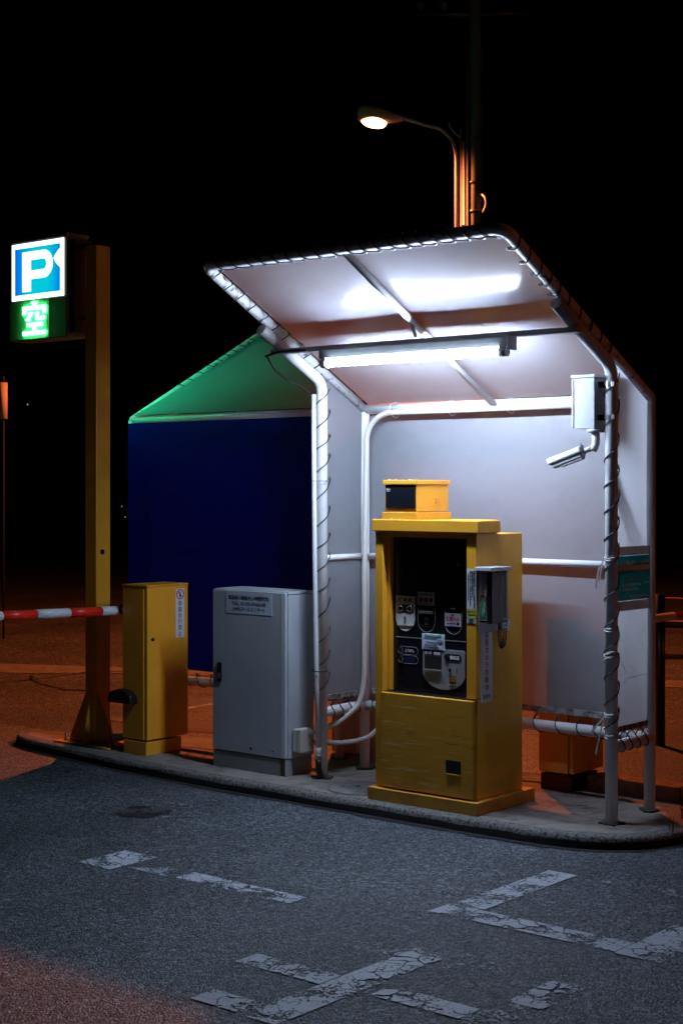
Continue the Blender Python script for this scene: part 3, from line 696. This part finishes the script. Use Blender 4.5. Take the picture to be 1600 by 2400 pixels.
# sticker
pb('contact_sticker',.793,.925,.805,.882,'paper',.006)
pb('sticker_header',.811,.907,.867,.878,'green',.0068); text('魚津市営駐車場管理事務所',(.861,q-.0070,.8725),.007,'whiteink',pm,'front',width=.080)
tube('sticker_border',[(.800,q-.0064,.861),(.918,q-.0064,.861),(.918,q-.0064,.811),(.800,q-.0064,.811),(.800,q-.0064,.861)],.0006,'blueink',pm,n=4,rad=.004)
text('0120-036-548',(.850,q-.0064,.842),.013,'blueink',pm,'front',width=.066); text('AMSコールセンター 24時間対応',(.846,q-.0064,.829),.006,'ink',pm,'front',width=.074)
text('●魚津市営駐車場総合管理組合',(.850,q-.0064,.818),.007,'ink',pm,'front',width=.088)
prism('logo',[(.901+cos(2*pi*i/20)*.016,.853+sin(2*pi*i/20)*.011) for i in range(20)],'y',q-.0080,q-.0062,'blueink',pm)
prism('logo_face',[(.901+cos(2*pi*i/20)*.0145,.853+sin(2*pi*i/20)*.0095) for i in range(20)],'y',q-.0084,q-.0081,'paper',pm)
text('JPS',(.901,q-.0086,.853),.011,'blueink',pm,'front',width=.022,bold=.0005)
pb('orange_dash',.852,.878,.855,.859,'amber',.0066)
# buttons
def button(zc,txt):
    P=[];
    for i in range(9): P.append((.668-.019*sin(pi*i/8),q-.0012,zc+.019*cos(pi*i/8)))
    for i in range(9): P.append((.746+.019*sin(pi*i/8),q-.0012,zc-.019*cos(pi*i/8)))
    P.append(P[0]); tube('button_outline',P,.0009,'silver',pm,n=4)
    tube('push_button',[(.664,q-.008,zc),(.664,q,zc)],.0135,'black',pm,n=18)
    tube('button_ring',[(.664+cos(pi+pi*i/10)*.0145,q-.008,zc+sin(pi+pi*i/10)*.0145) for i in range(11)],.0012,'steel',pm,n=5)
    if txt: text(txt,(.716,q-.0012,zc),.019,'whiteink',pm,'front',width=.055)
    else: pb('button_window',.684,.745,zc-.011,zc+.011,'navy',.0016)
button(.791,'とりけし'); button(.748,'')
# silver tray plate
P=[(.796,.801),(.796,.700)]+[(.921-.125*cos(pi*i/20),.700-.082*sin(pi*i/20)) for i in range(1,20)]+[(1.044,.700),(1.044,.805),(1.036,.812),(.926,.812),(.926,.801)]
prism('tray_plate',P,'y',q-.004,q-.0004,'silver',pm,bevel=.001)
text('おつり・領収証',(.857,q-.0047,.789),.016,'whiteink',pm,'front',width=.094,bold=.0003)
pb('tray_header',.806,.908,.778,.801,'panel',.0044); pb('tray_opening',.806,.909,.712,.777,'hole',.0044); pb('tray_lip',.806,.909,.704,.712,'steel',.012,bevel=.003)
prism('receipt_badge',[(.941-.0165*sin(pi*i/8),.776+.0165*cos(pi*i/8)) for i in range(9)]+[(1.008+.0165*sin(pi*i/8),.776-.0165*cos(pi*i/8)) for i in range(9)],'y',q-.0056,q-.004,'panel',pm)
tube('push_button',[(.940,q-.009,.776),(.940,q-.004,.776)],.012,'black',pm,n=16); text('領収証',(.986,q-.0062,.776),.020,'whiteink',pm,'front',width=.056,bold=.0003)
tube('button_ring',[(.957+cos(pi*1.0+pi*i/10)*.0105,q-.006,.713+sin(pi+pi*i/10)*.0125) for i in range(11)],.0014,'steel',pm,n=5)
tube('key_hole',[(.957,q-.0052,.714),(.957,q-.003,.714)],.010,'hole',pm,n=16); pb('key_slit',.995,.999,.708,.724,'hole',.005)
pb('coin_return',.955,.993,.650,.688,'hole',.0048); pb('coin_return_lip',.955,.993,.645,.650,'silver',.008)
boxes('mesh_grille',[(.959+i*.0052,.9605+i*.0052,q-.0056,q-.0049,.660,.686) for i in range(7)]+[(.958,.992,q-.0058,q-.0049,.661+i*.0052,.6625+i*.0052) for i in range(5)],'amber',pm,kind='stuff')
# notices on the right strip
fz=FY
def fb(name,a0,a1,z0,z1,m,dd=.0015): return box(name,a0,a1,fz-dd,fz-.0002,z0,z1,m,pm,bevel=0)
fb('notice_strip',1.0955,1.1475,1.018,1.206,'paper'); fb('yellow_notice',1.0955,1.1475,.979,1.015,'yellowsticker'); fb('small_notice',1.0955,1.1475,.951,.976,'plaster',.0014)
vtext('お困りの際には、ケースの中にある',(1.1385,fz-.0018,1.112),.0112,'ink',pm,bold=.0004); vtext('専用電話をご利用下さい。',(1.1265,fz-.0018,1.128),.0112,'ink',pm,bold=.0004)
vtext('係員につながります。係員の指示に従って下さい。',(1.1155,fz-.0018,1.112),.0075,'ink',pm,bold=.0004); vtext('この機械は防犯カメラで録画されています。',(1.1045,fz-.0018,1.118),.0068,'ink',pm,bold=.0004)
text('お問い合わせ',(1.121,fz-.0018,1.009),.008,'ink',pm,'front',width=.046); text('☎23-0-24',(1.121,fz-.0018,.995),.012,'green',pm,'front',width=.044,bold=.0006)
text('使用期限',(1.121,fz-.0017,.970),.007,'ink',pm,'front',width=.026); fb('blue_mark',1.108,1.132,.955,.965,'teal',.002)
# vertical warning sign on the side
box('camera_notice',RX+.0003,RX+.003,-.206,-.112,.577,.935,'paper',pm,bevel=0)
vtext('防犯カメラ作動中',(RX+.0034,-.158,.770),.034,'redink',pm,'side',space=1.04,width=.030,bold=.0007)
text('魚津市',(RX+.0034,-.159,.604),.023,'ink',pm,'side',width=.062)

# sensor display box on top of the machine
db=thing('display_box','yellow box with black window standing on top of the payment machine','display')
box('base',.585,.800,-.236,.045,1.431,1.466,'yellow',db,bevel=.002)
box('body',.597,.790,-.226,.034,1.470,1.601,'yellow',db,bevel=.002)
box('lid',.589,.798,-.234,.044,1.602,1.623,'yellow',db,bevel=.002)
box('window',.604,.786,-.230,-.2265,1.489,1.599,'panel',db,bevel=0)
text('Business\nSensor',(.622,-.2303,1.575),.009,'whiteink',db,'front',width=.026)
boxes('louvre',[(.7905,.795,-.075,-.035,z,z+.006) for z in (1.510,1.527)],'yellow',db,kind='stuff')
for i in range(5): tube('screw',[(.612+i*.042,-.21,1.623),(.612+i*.042,-.21,1.627)],.004,'steel',db,n=8)
for x in (.65,.70): tube('screw',[(x,-.242,1.4315),(x,-.242,1.436)],.005,'steel',db,n=8)

# intercom in its weather hood
ic=thing('intercom_box','intercom with smoked cover and grey hood on the right side of the payment machine','intercom')
ix0=RX+.001; ix1=1.232; iy0=-.232; iy1=-.098
box('back_plate',ix0,ix0+.006,-.232,-.02,.905,1.19,'silver',ic,bevel=.001)
box('hood',ix0,ix1+.012,iy0-.022,iy1+.012,1.198,1.217,'lightgrey',ic,bevel=.003)
box('face_plate',ix0+.007,ix1-.030,iy0+.001,iy0+.012,.966,1.197,'cream',ic,bevel=.002)
box('cover',ix1-.029,ix1,iy0-.006,iy1,.954,1.196,'smoke',ic,bevel=.006)
box('cover_body',ix0+.007,ix1-.030,iy0+.014,iy1,.956,1.196,'smoke',ic,bevel=.002)
boxes('cover_ribs',[(ix1+.0002,ix1+.0015,iy1-.020+i*.004,iy1-.018+i*.004,.965,1.19) for i in range(4)],'silver',ic,kind='stuff')
box('highlight_rib',ix1+.0002,ix1+.002,-.166,-.163,.962,1.190,'silver',ic,bevel=0)
box('latch',ix1-.034,ix1-.028,iy0-.012,iy0-.006,1.055,1.082,'steel',ic,bevel=.001)
box('maker_plate',ix1+.0003,ix1+.0018,-.150,-.118,.968,.978,'silver',ic,bevel=0)
vtext('インター\nホン'.replace('\n','').replace('ー','｜'),(ix0+.030,iy0+.0005,1.143),.0165,'ink',ic)
prism('arrow',[(ix0+.016,1.085),(ix0+.032,1.085),(ix0+.032,1.092),(ix0+.044,1.081),(ix0+.032,1.070),(ix0+.032,1.077),(ix0+.016,1.077)],'y',iy0-.001,iy0+.0008,'redink',ic)
box('green_label',ix0+.012,ix0+.046,iy0-.0008,iy0+.0008,.985,1.066,'green',ic,bevel=0)
for i,s_ in enumerate(('故障等の際は','インターホンにて','ご連絡ください')): vtext(s_.replace('ー','｜'),(ix0+.040-i*.011,iy0-.0012,1.026),.0092,'whiteink',ic)
P=[]
for i in range(260):
    t=i/259; a=t*2*pi*26; k=pi*t
    c=Vector((RX+.03,-.100+.058*t+.004*sin(k),.948-.115*sin(k)**.7)); P.append(c+Vector((cos(a)*.010,sin(a)*.010*abs(sin(k))+.0*t,sin(a)*.008)))
tube('coiled_cord',P,.0016,'black',ic,n=5)
box('bracket',ix0,ix0+.02,-.06,.012,.905,.955,'lightgrey',ic,bevel=.001)

# ------------------------------------------------------------------ grey control cabinet
gc=thing('control_cabinet','tall grey steel cabinet with emergency contact label between the yellow barrier box and the shelter','cabinet')
gx0,gx1,gy0,gy1=-.690,-.156,-.114,.115
box('plinth',gx0+.002,gx1-.006,gy0+.004,gy1-.01,.061,.150,'greycab2',gc,bevel=.002)
box('body',gx0,gx1,gy0+.024,gy1,.153,1.018,'greycab',gc,bevel=.003)
box('top_plate',gx0-.002,gx1+.002,gy0+.022,gy1+.012,1.020,1.034,'greycab',gc,bevel=.002)
d_=box('door',gx0,gx1-.003,gy0,gy0+.021,.155,1.030,'greycab',gc,bevel=.004)
box('corner_stile',gx1-.030,gx1-.001,gy0-.001,gy0+.0,.157,1.028,'lightgrey',gc,bevel=0)
box('rust_stain',gx1-.034,gx1-.005,gy0+.002,gy0+.0035,.064,.148,'rust',gc,bevel=0)
box('handle',-.652,-.619,gy0-.006,gy0-.0005,.526,.632,'black',gc,bevel=.005)
box('keyhole_plate',-.643,-.628,gy0-.009,gy0-.006,.545,.575,'steel',gc,bevel=.002)
tube('door_bump',[(-.402,gy0-.006,.186),(-.402,gy0,.186)],.007,'rust',gc,n=12); tube('door_bump',[(-.245,gy0-.004,.186),(-.245,gy0,.186)],.004,'rust',gc,n=12)
box('contact_label',-.588,-.250,gy0-.0015,gy0-.0003,.905,1.019,'label',gc,bevel=0)
text('緊急時の連絡先(24時間対応)',(-.419,gy0-.0018,.990),.026,'ink',gc,'front',width=.298)
text('TEL 0120-036548',(-.419,gy0-.0018,.960),.026,'ink',gc,'front',width=.246)
text('(AMSコールセンター)',(-.419,gy0-.0018,.930),.025,'ink',gc,'front',width=.230)

# ------------------------------------------------------------------ barrier cabinets
def barrier(root,x0,x1,y0,y1,m='yellow',arm=True):
    box('plinth',x0+.012,x1,y0-.002,y1-.05,.061,.138,m if m=='yellow' else 'black',root,bevel=.002)
    box('body',x0,x1-.024,y0,y1,.147,1.018,m,root,bevel=.003)
    box('door',x1-.020,x1+.003,y0+.004,y1,.149,1.018,m,root,bevel=.003)
    box('top_plate',x0-.003,x1+.004,y0-.003,y1+.003,1.020,1.030,m,root,bevel=.002)
    tube('lock',[(x1+.002,y0+.045,.72),(x1+.008,y0+.045,.72)],.010,'black',root,n=14)
lb=thing('barrier_gate','yellow barrier gate cabinet with red and white arm left of the grey cabinet','barrier')
barrier(lb,-1.385,-1.186,-.143,.183)
nx=-1.183+.0004
box('walk_notice',nx,nx+.0022,.083,.150,.716,1.000,'paper',lb,bevel=0)
vtext('車路歩行禁止',(nx+.0026,.1165,.828),.035,'ink',lb,'side',width=.031)
tube('prohibition_ring',[(nx+.003,.1165+cos(2*pi*i/24)*.0275,.967+sin(2*pi*i/24)*.0275) for i in range(25)],.0028,'redink',lb,n=6)
tube('prohibition_bar',[(nx+.004,.0975,.986),(nx+.004,.1355,.948)],.0025,'redink',lb,n=6)
prism('pedestrian_symbol',[(.112,.948),(.121,.948),(.1225,.972),(.1105,.972)],'x',nx+.0023,nx+.0033,'ink',lb); prism('pedestrian_symbol',disc_poly(.1165,.979,.0045,10),'x',nx+.0023,nx+.0033,'ink',lb)
# knob lamp on the road side
prism('bumper',[(-1.45,.352),(-1.452,.375),(-1.440,.405),(-1.415,.422),(-1.36,.435),(-1.30,.425),(-1.26,.40),(-1.25,.352)],'y',-.205,-.144,'black',lb,bevel=.01)
# arm across the lane, with its pivot hub
tube('pivot_hub',[(-1.386,-.085,.885),(-1.425,-.085,.885)],.045,'black',lb,n=20)
seg=[]
A0=Vector((-1.455,-.115,.872)); B0=Vector((-1.455,-3.6,.965)); D_=(B0-A0).normalized()
s=0; col=['armwhite','red']; lens=[.135,.235]+[.235]*13
tube('arm_clamp',[A0-D_*.05,A0+D_*.004],.020,'black',lb,n=14)
for i in range(14):
    l=lens[i]; tube('arm_band',[A0+D_*s,A0+D_*(s+l)],.0265 if i%2 else .0268,col[i%2],lb,n=18); s+=l
rb=thing('far_barrier_gate','orange yellow barrier cabinet behind the rear wall right of the payment machine','barrier')
barrier(rb,1.02,1.215,.50,.80,'yellow_dark')
A1=Vector((1.275,1.28,.885)); D1=Vector((0,1,.004)).normalized(); s=-.55
tube('arm_sleeve',[A1-D1*.55,A1+D1*.17],.0225,'armwhite',rb,n=16); tube('arm_band',[A1+D1*.17,A1+D1*.75],.016,'red',rb,n=14); tube('arm_band',[A1+D1*.75,A1+D1*1.3],.016,'armwhite',rb,n=14)
tube('pivot_hub',[(1.217,.70,.885),(1.26,.70,.885)],.045,'black',rb,n=18)
fb2=thing('distant_barrier_arm','thin white and red barrier arm and dark rails beyond the far lane at right edge','barrier')
tube('arm_band',[(1.95,3.05,.845),(2.6,3.4,.845)],.012,'armwhite',fb2,n=10); tube('arm_band',[(.7,2.38,.905),(2.6,3.4,.905)],.004,'red',fb2,n=8)
tube('stand_post',[(.7,2.38,.0),(.7,2.38,.93)],.03,'black',fb2,n=10); tube('stand_post',[(2.6,3.4,.0),(2.6,3.4,.93)],.03,'black',fb2,n=10)
fr=thing('low_rail','low dark pipe rail across the far lane at the right edge of the picture','rail')
tube('rail',[(-3.2,6.2,.30),(3.5,9.8,.30)],.045,'black',fr,n=12)
for x in (-3.2,-.6,2.0): tube('rail_post',[(x,6.2+(x+3.2)*.537,0),(x,6.2+(x+3.2)*.537,.31)],.04,'black',fr,n=10)

# ------------------------------------------------------------------ sign column and sign
sp=thing('sign_column','square yellow steel column left of the yellow barrier cabinet carrying the parking sign','column')
cx0,cx1,cy0,cy1=-1.770,-1.672,-.090,.020
box('shaft',cx0,cx1,cy0,cy1,.070,3.02,'yellow',sp,bevel=.004)
box('base_plate',-1.99,-1.50,-.155,.10,.061,.070,'yellow_dark',sp,bevel=.002)
for s,x in ((-1,cx0),(1,cx1)): prism('gusset',[(x,.37),(x,.07),(x+s*.15,.07),(x+s*.14,.10)],'y',-.085,-.073,'yellow_dark',sp); 
for s,y in ((-1,cy0),(1,cy1)): prism('gusset',[(y,.37),(y,.07),(y+s*.065,.07),(y+s*.06,.10)],'x',-1.727,-1.715,'yellow_dark',sp)
for x,y in ((-1.93,-.10),(-1.93,.05),(-1.55,-.10),(-1.55,.05)): tube('bolt',[(x,y,.07),(x,y,.115)],.008,'steel',sp,n=8); 
for x,y in ((-1.93,-.10),(-1.93,.05),(-1.55,-.10),(-1.55,.05)): tube('nut',[(x,y,.0705),(x,y,.085)],.015,'steel',sp,n=6)
tube('cable_clip',[(cx1,-.045,1.205),(cx1+.006,-.045,1.205)],.016,'black',sp,n=8)
sg=thing('parking_sign','lit blue and white P sign box with green LED character on the yellow column','sign')
sx0,sx1,sy0,sy1,sz0,sz1=-2.474,-1.930,-.100,.075,2.492,3.116
box('box_body',sx0,sx1,sy0+.006,sy1-.006,sz0,sz1,'signbox',sg,bevel=.004)
box('hood',sx0-.004,sx1+.004,sy0,sy1,3.098,3.120,'signbox',sg,bevel=.002)
for z in (3.03,2.60): box('mount_arm',sx1+.002,cx0-.002,-.055,-.015,z-.012,z+.012,'darkbox',sg,bevel=.002)
box('side_cover',sx1+.001,sx1+.05,-.075,.05,2.52,3.08,'darkbox',sg,bevel=.003)
def signface(y,sd,fc):
    Y=lambda d: sorted((y+sd*d, y+sd*(d+.002)))
    box('lit_panel',-2.446,-1.954,*Y(.000),2.742,3.090,'signwhite' if fc=='front' else 'signwhiteback',sg,bevel=0)
    box('blue_field',-2.414,-1.986,*Y(.0025),2.772,3.060,'signblue',sg,bevel=0)
    # letter P
    mx=(lambda a: a) if fc=='front' else (lambda a: -4.40-a)
    xl,xr=-2.340,-2.052; zt_,zbm=3.034,2.790; th=.082; zc=(zt_+2.865)/2; ro=(zt_-2.865)/2; n=16
    outer=[(xl,zbm),(xl,zt_),(xr-ro,zt_)]+[(xr-ro+ro*sin(pi*i/n),zc+ro*cos(pi*i/n)) for i in range(1,n)]+[(xr-ro,2.865),(xl+th,2.865),(xl+th,zbm)]
    ri=ro-.052
    V=[];F=[]
    def add(a,b,c,d):
        k=len(V); V.extend([a,b,c,d]); F.append((k,k+1,k+2,k+3))
    yy=y+sd*.006
    add((mx(xl),yy,zbm),(mx(xl),yy,zt_),(mx(xl+th),yy,zt_),(mx(xl+th),yy,zbm))
    add((mx(xl+th),yy,zt_),(mx(xr-ro),yy,zt_),(mx(xr-ro),yy,zc+ri),(mx(xl+th),yy,zc+ri))
    add((mx(xl+th),yy,zc-ri),(mx(xr-ro),yy,zc-ri),(mx(xr-ro),yy,zc-ro),(mx(xl+th),yy,zc-ro))
    for i in range(n):
        a,b=pi*i/n,pi*(i+1)/n; c_=xr-ro; k_=.78
        add((mx(c_+ro*sin(a)),yy,zc+ro*cos(a)),(mx(c_+ro*sin(b)),yy,zc+ro*cos(b)),(mx(c_+ri*k_*sin(b)),yy,zc+ri*cos(b)),(mx(c_+ri*k_*sin(a)),yy,zc+ri*cos(a)))
    link('letter',V,F,'signwhite',sg)
    if fc=='front':
        bl=[(-1.986,3.030)]+[(-1.986-.052*sin(pi*i/10)*random.uniform(.85,1.1),3.03-.115*i/10) for i in range(1,10)]+[(-1.986,2.915)]
        link('white_patch',[(a,y-.0055,z) for a,z in bl],[tuple(range(len(bl)))],'signwhite',sg)  # plain white patch on the edge of the blue field
    box('lower_panel',-2.466,-1.938,*Y(-.002),2.498,2.735,'signpanel' if fc=='front' else 'ledback',sg,bevel=0)
    box('panel_seam',-2.092,-2.086,*Y(.0005),2.498,2.728,'darkbox',sg,bevel=0)
    bm=["......XXXX......",".......XX.......","XXXXXXXXXXXXXXXX","XXXXXXXXXXXXXXXX","XX............XX","XX..XXX..XX...XX","....XX...XX.....","...XX....XX..XX.","..XXX....XXXXXX.","................","...XXXXXXXXXXX..","...XXXXXXXXXXX..",".......XX.......",".......XX.......","XXXXXXXXXXXXXXXX","XXXXXXXXXXXXXXXX"]
    L_=[]
    for r_,row in enumerate(bm):
        for c_,ch in enumerate(row):
            if ch=='X':
                a=mx(-2.332+c_*.0134); z=2.722-r_*.0128; ys=sorted((y+sd*.003,y+sd*.010)); L_.append((min(a,mx(-2.332+c_*.0134+.0100)),max(a,mx(-2.332+c_*.0134+.0100)),ys[0],ys[1],z-.0072,z))
    boxes('led_matrix',L_,'led',sg,kind='stuff')
signface(sy0+.003,-1,'front'); signface(sy1-.003,1,'back')

# ------------------------------------------------------------------ utility pole and street lamps
up_=thing('utility_pole','tall dark concrete utility pole behind the shelter with cable pipes strapped to it','pole')
px,py=-3.005,5.73
tube('shaft',[(px,py,0),(px,py,11)],.13,'pole',up_,n=24,radii=[.062,.045])
for z in (4.15,4.42,4.83): tube('band',[(px,py,z),(px,py,z+.02)],.066,'black',up_,n=24)
tube('cable_pipe',[(-3.125,5.665,0),(-3.125,5.665,4.95)],.020,'galv',up_,n=10); tube('cable_pipe',[(-3.085,5.66,0),(-3.085,5.66,4.82)],.016,'galv',up_,n=10)
tube('cable_pipe',[(-3.05,5.67,0),(-3.05,5.67,5.7)],.014,'pole',up_,n=8)
tube('cable_loop',[(px+.06,py+.0,4.32),(px+.12,py-.01,4.28),(px+.13,py-.01,4.20),(px+.08,py+.0,4.14)],.012,'galv',up_,n=6,rad=.05)
tube('cable_loop',[(-3.13,5.65,4.86),(-3.19,5.60,4.93),(-3.21,5.58,5.0)],.008,'galv',up_,n=6,rad=.05)
tube('cross_arm',[(-3.45,5.40,6.02),(-2.6,6.1,6.02)],.03,'black',up_,n=8)
for x_,y_ in ((-3.42,5.42),(-3.25,5.56)): tube('insulator',[(x_,y_,6.05),(x_,y_,6.10),(x_,y_,6.13)],.03,'pole',up_,n=10,radii=[.02,.04,.02])
def streetlamp(root, base, arm, dirv, k=1.):
    """base = foot of the mast pipe, dirv = unit horizontal direction of the arm"""
    bx_,by_,zt_=base; dx,dy=dirv; L_=arm
    pts=[(bx_,by_,0),(bx_,by_,4.70),(bx_+dx*.04,by_+dy*.04,4.84),(bx_+dx*.14,by_+dy*.14,4.94),(bx_+dx*.30,by_+dy*.30,4.98),(bx_+dx*L_,by_+dy*L_,5.045)]
    tube('mast',pts,.018,'galv',root,n=12,rad=.05)
    nx_,ny_=-dy,dx
    # housing: lofted from neck to wide head
    secs=[(0,.03,.030,5.035),(.05,.045,.055,5.03),(.14,.075,.085,5.035),(.24,.09,.105,5.05),(.36,.092,.112,5.06),(.41,.07,.10,5.06),(.425,.04,.07,5.06)]
    V=[];F=[];n=16
    for t,wd,hh,zc in secs:
        c=Vector((bx_+dx*(L_-.02+t),by_+dy*(L_-.02+t),zc))
        for i in range(n):
            a=2*pi*i/n; z=sin(a)*hh; z=z if z>0 else z*.35
            V.append((c.x+nx_*cos(a)*wd,c.y+ny_*cos(a)*wd,c.z-.01+z))
    for j in range(len(secs)-1):
        for i in range(n): F.append((j*n+i,j*n+(i+1)%n,(j+1)*n+(i+1)%n,(j+1)*n+i))
    F.append(tuple(range(n))[::-1]); F.append(tuple((len(secs)-1)*n+i for i in range(n)))
    link('lamp_head',V,F,'lamphead',root,smooth=True)
    # glowing glass bowl below
    V=[];F=[];c=Vector((bx_+dx*(L_+.26),by_+dy*(L_+.26),5.035)); m_=8
    for j in range(m_+1):
        ph=pi/2*j/m_
        for i in range(20):
            a=2*pi*i/20; r1=.13*cos(ph)**.7; r2=.085*cos(ph)**.7
            V.append((c.x+dx*cos(a)*r1+nx_*sin(a)*r2,c.y+dy*cos(a)*r1+ny_*sin(a)*r2,c.z-.085*sin(ph)+.03*cos(a)*cos(ph)))
    for j in range(m_):
        for i in range(20): F.append((j*20+i,(j+1)*20+i,(j+1)*20+(i+1)%20,j*20+(i+1)%20))
    link('lamp_bowl',V,F,'bowl',root,smooth=True)
    return Vector((c.x,c.y,c.z-.13))
sl=thing('street_lamp','lit orange street lamp on a curved arm beside the utility pole','street lamp')
# arm runs across the view to the left
lp=streetlamp(sl,(-3.155,5.635),.39,(-.769,-.639)) if False else streetlamp(sl,(-3.155,5.635,0),.52,(-.769,-.639))
def spot(loc,target,power,size,blend,name,radius=.08,col=(1.0,.20,.055)):
    l=bpy.data.lights.new(name,'SPOT'); l.energy=power; l.color=col; l.spot_size=radians(size); l.spot_blend=blend; l.shadow_soft_size=radius
    o=bpy.data.objects.new(name,l); COL.objects.link(o); o.location=loc; d=Vector(target)-Vector(loc); o.rotation_mode='QUATERNION'; o.rotation_quaternion=d.to_track_quat('-Z','Y'); return o
o=spot(lp,(-4.1,5.1,0),LAMP_W,166,.6,'sodium_light'); o.parent=sl
s2=thing('roadside_lamp','orange street lamp up the road to the right, outside the picture','street lamp')
lp2=streetlamp(s2,(14.4,7.2,0),.52,(-.8,-.6)); o=spot(lp2,(3,0,0),LAMP2_W,160,.4,'sodium_light'); o.parent=s2

# lit patch at the left edge, made as a pale pole section
fp=thing('lit_patch_pole','dark pole with a pale section standing for a lit patch at the left edge','pole')
def at(lat,dep,z):
    c_,s_=cos(.6936),sin(.6936); return (5.2833+lat*c_-dep*s_, -6.195+lat*s_+dep*c_, z)
a=at(-3.53,16.2,0); tube('shaft',[a,(a[0],a[1],2.75)],.012,'hole',fp,n=10); tube('lit_patch',[(a[0],a[1],2.30),(a[0],a[1],2.68)],.042,'plaster',fp,n=12)

for px_,py_,dd_,r_ in ((64,929,42,.016),(280,1163,38,.012),(288,1188,38,.010)):
    q_=at((px_*1.0204-800)/3629.6*dd_,dd_,1.59+(1141-py_*1.0204)/3629.6*dd_)
    lo=link('distant_glint',*(lambda V_,F_:(V_,F_))(*sweep([(q_[0],q_[1],q_[2]-r_),(q_[0],q_[1],q_[2]),(q_[0],q_[1],q_[2]+r_)],r_,8,True,[r_*.3,r_,r_*.3])),'farglint')
    tag(lo,{64:'faint orange glint far off between the P sign and the column base',280:'tiny pale glint far off just right of the sign column',288:'lower of the two tiny glints right of the sign column'}[px_],'light')
# weeds
def weed(cx,cy,z,n,h,label,root=None):
    V=[];F=[]
    for i in range(n):
        a=random.uniform(0,2*pi); r=random.uniform(0,.02); b=Vector((cx+cos(a)*r,cy+sin(a)*r,z)); d=Vector((cos(a),sin(a),0)); l=h*random.uniform(.5,1.2); ln=random.uniform(.2,.9)
        sd=Vector((-d.y,d.x,0))*.0018; k=len(V)
        for t in (0,.4,.75,1):
            p=b+d*l*ln*t*t+Vector((0,0,l*t*(1-.35*t))); V+=[p+sd*(1-t*.8),p-sd*(1-t*.8)]
        F+=[(k+2*q_,k+2*q_+1,k+2*q_+3,k+2*q_+2) for q_ in range(3)]
    o=link('weed_tuft',V,F,'grass'); tag(o,label,'weed')
weed(1.93,.30,.06,26,.13,'thin dry weeds on the island beside the right rear post')
weed(2.02,.02,.06,14,.16,'dry straw tuft at the right tip of the island')
weed(-4.84,1.98,.004,40,.09,'small dark weed tuft where the road cracks meet at left')
weed(-4.35,2.95,.004,34,.08,'weed tuft in the road crack between column and barrier cabinet')
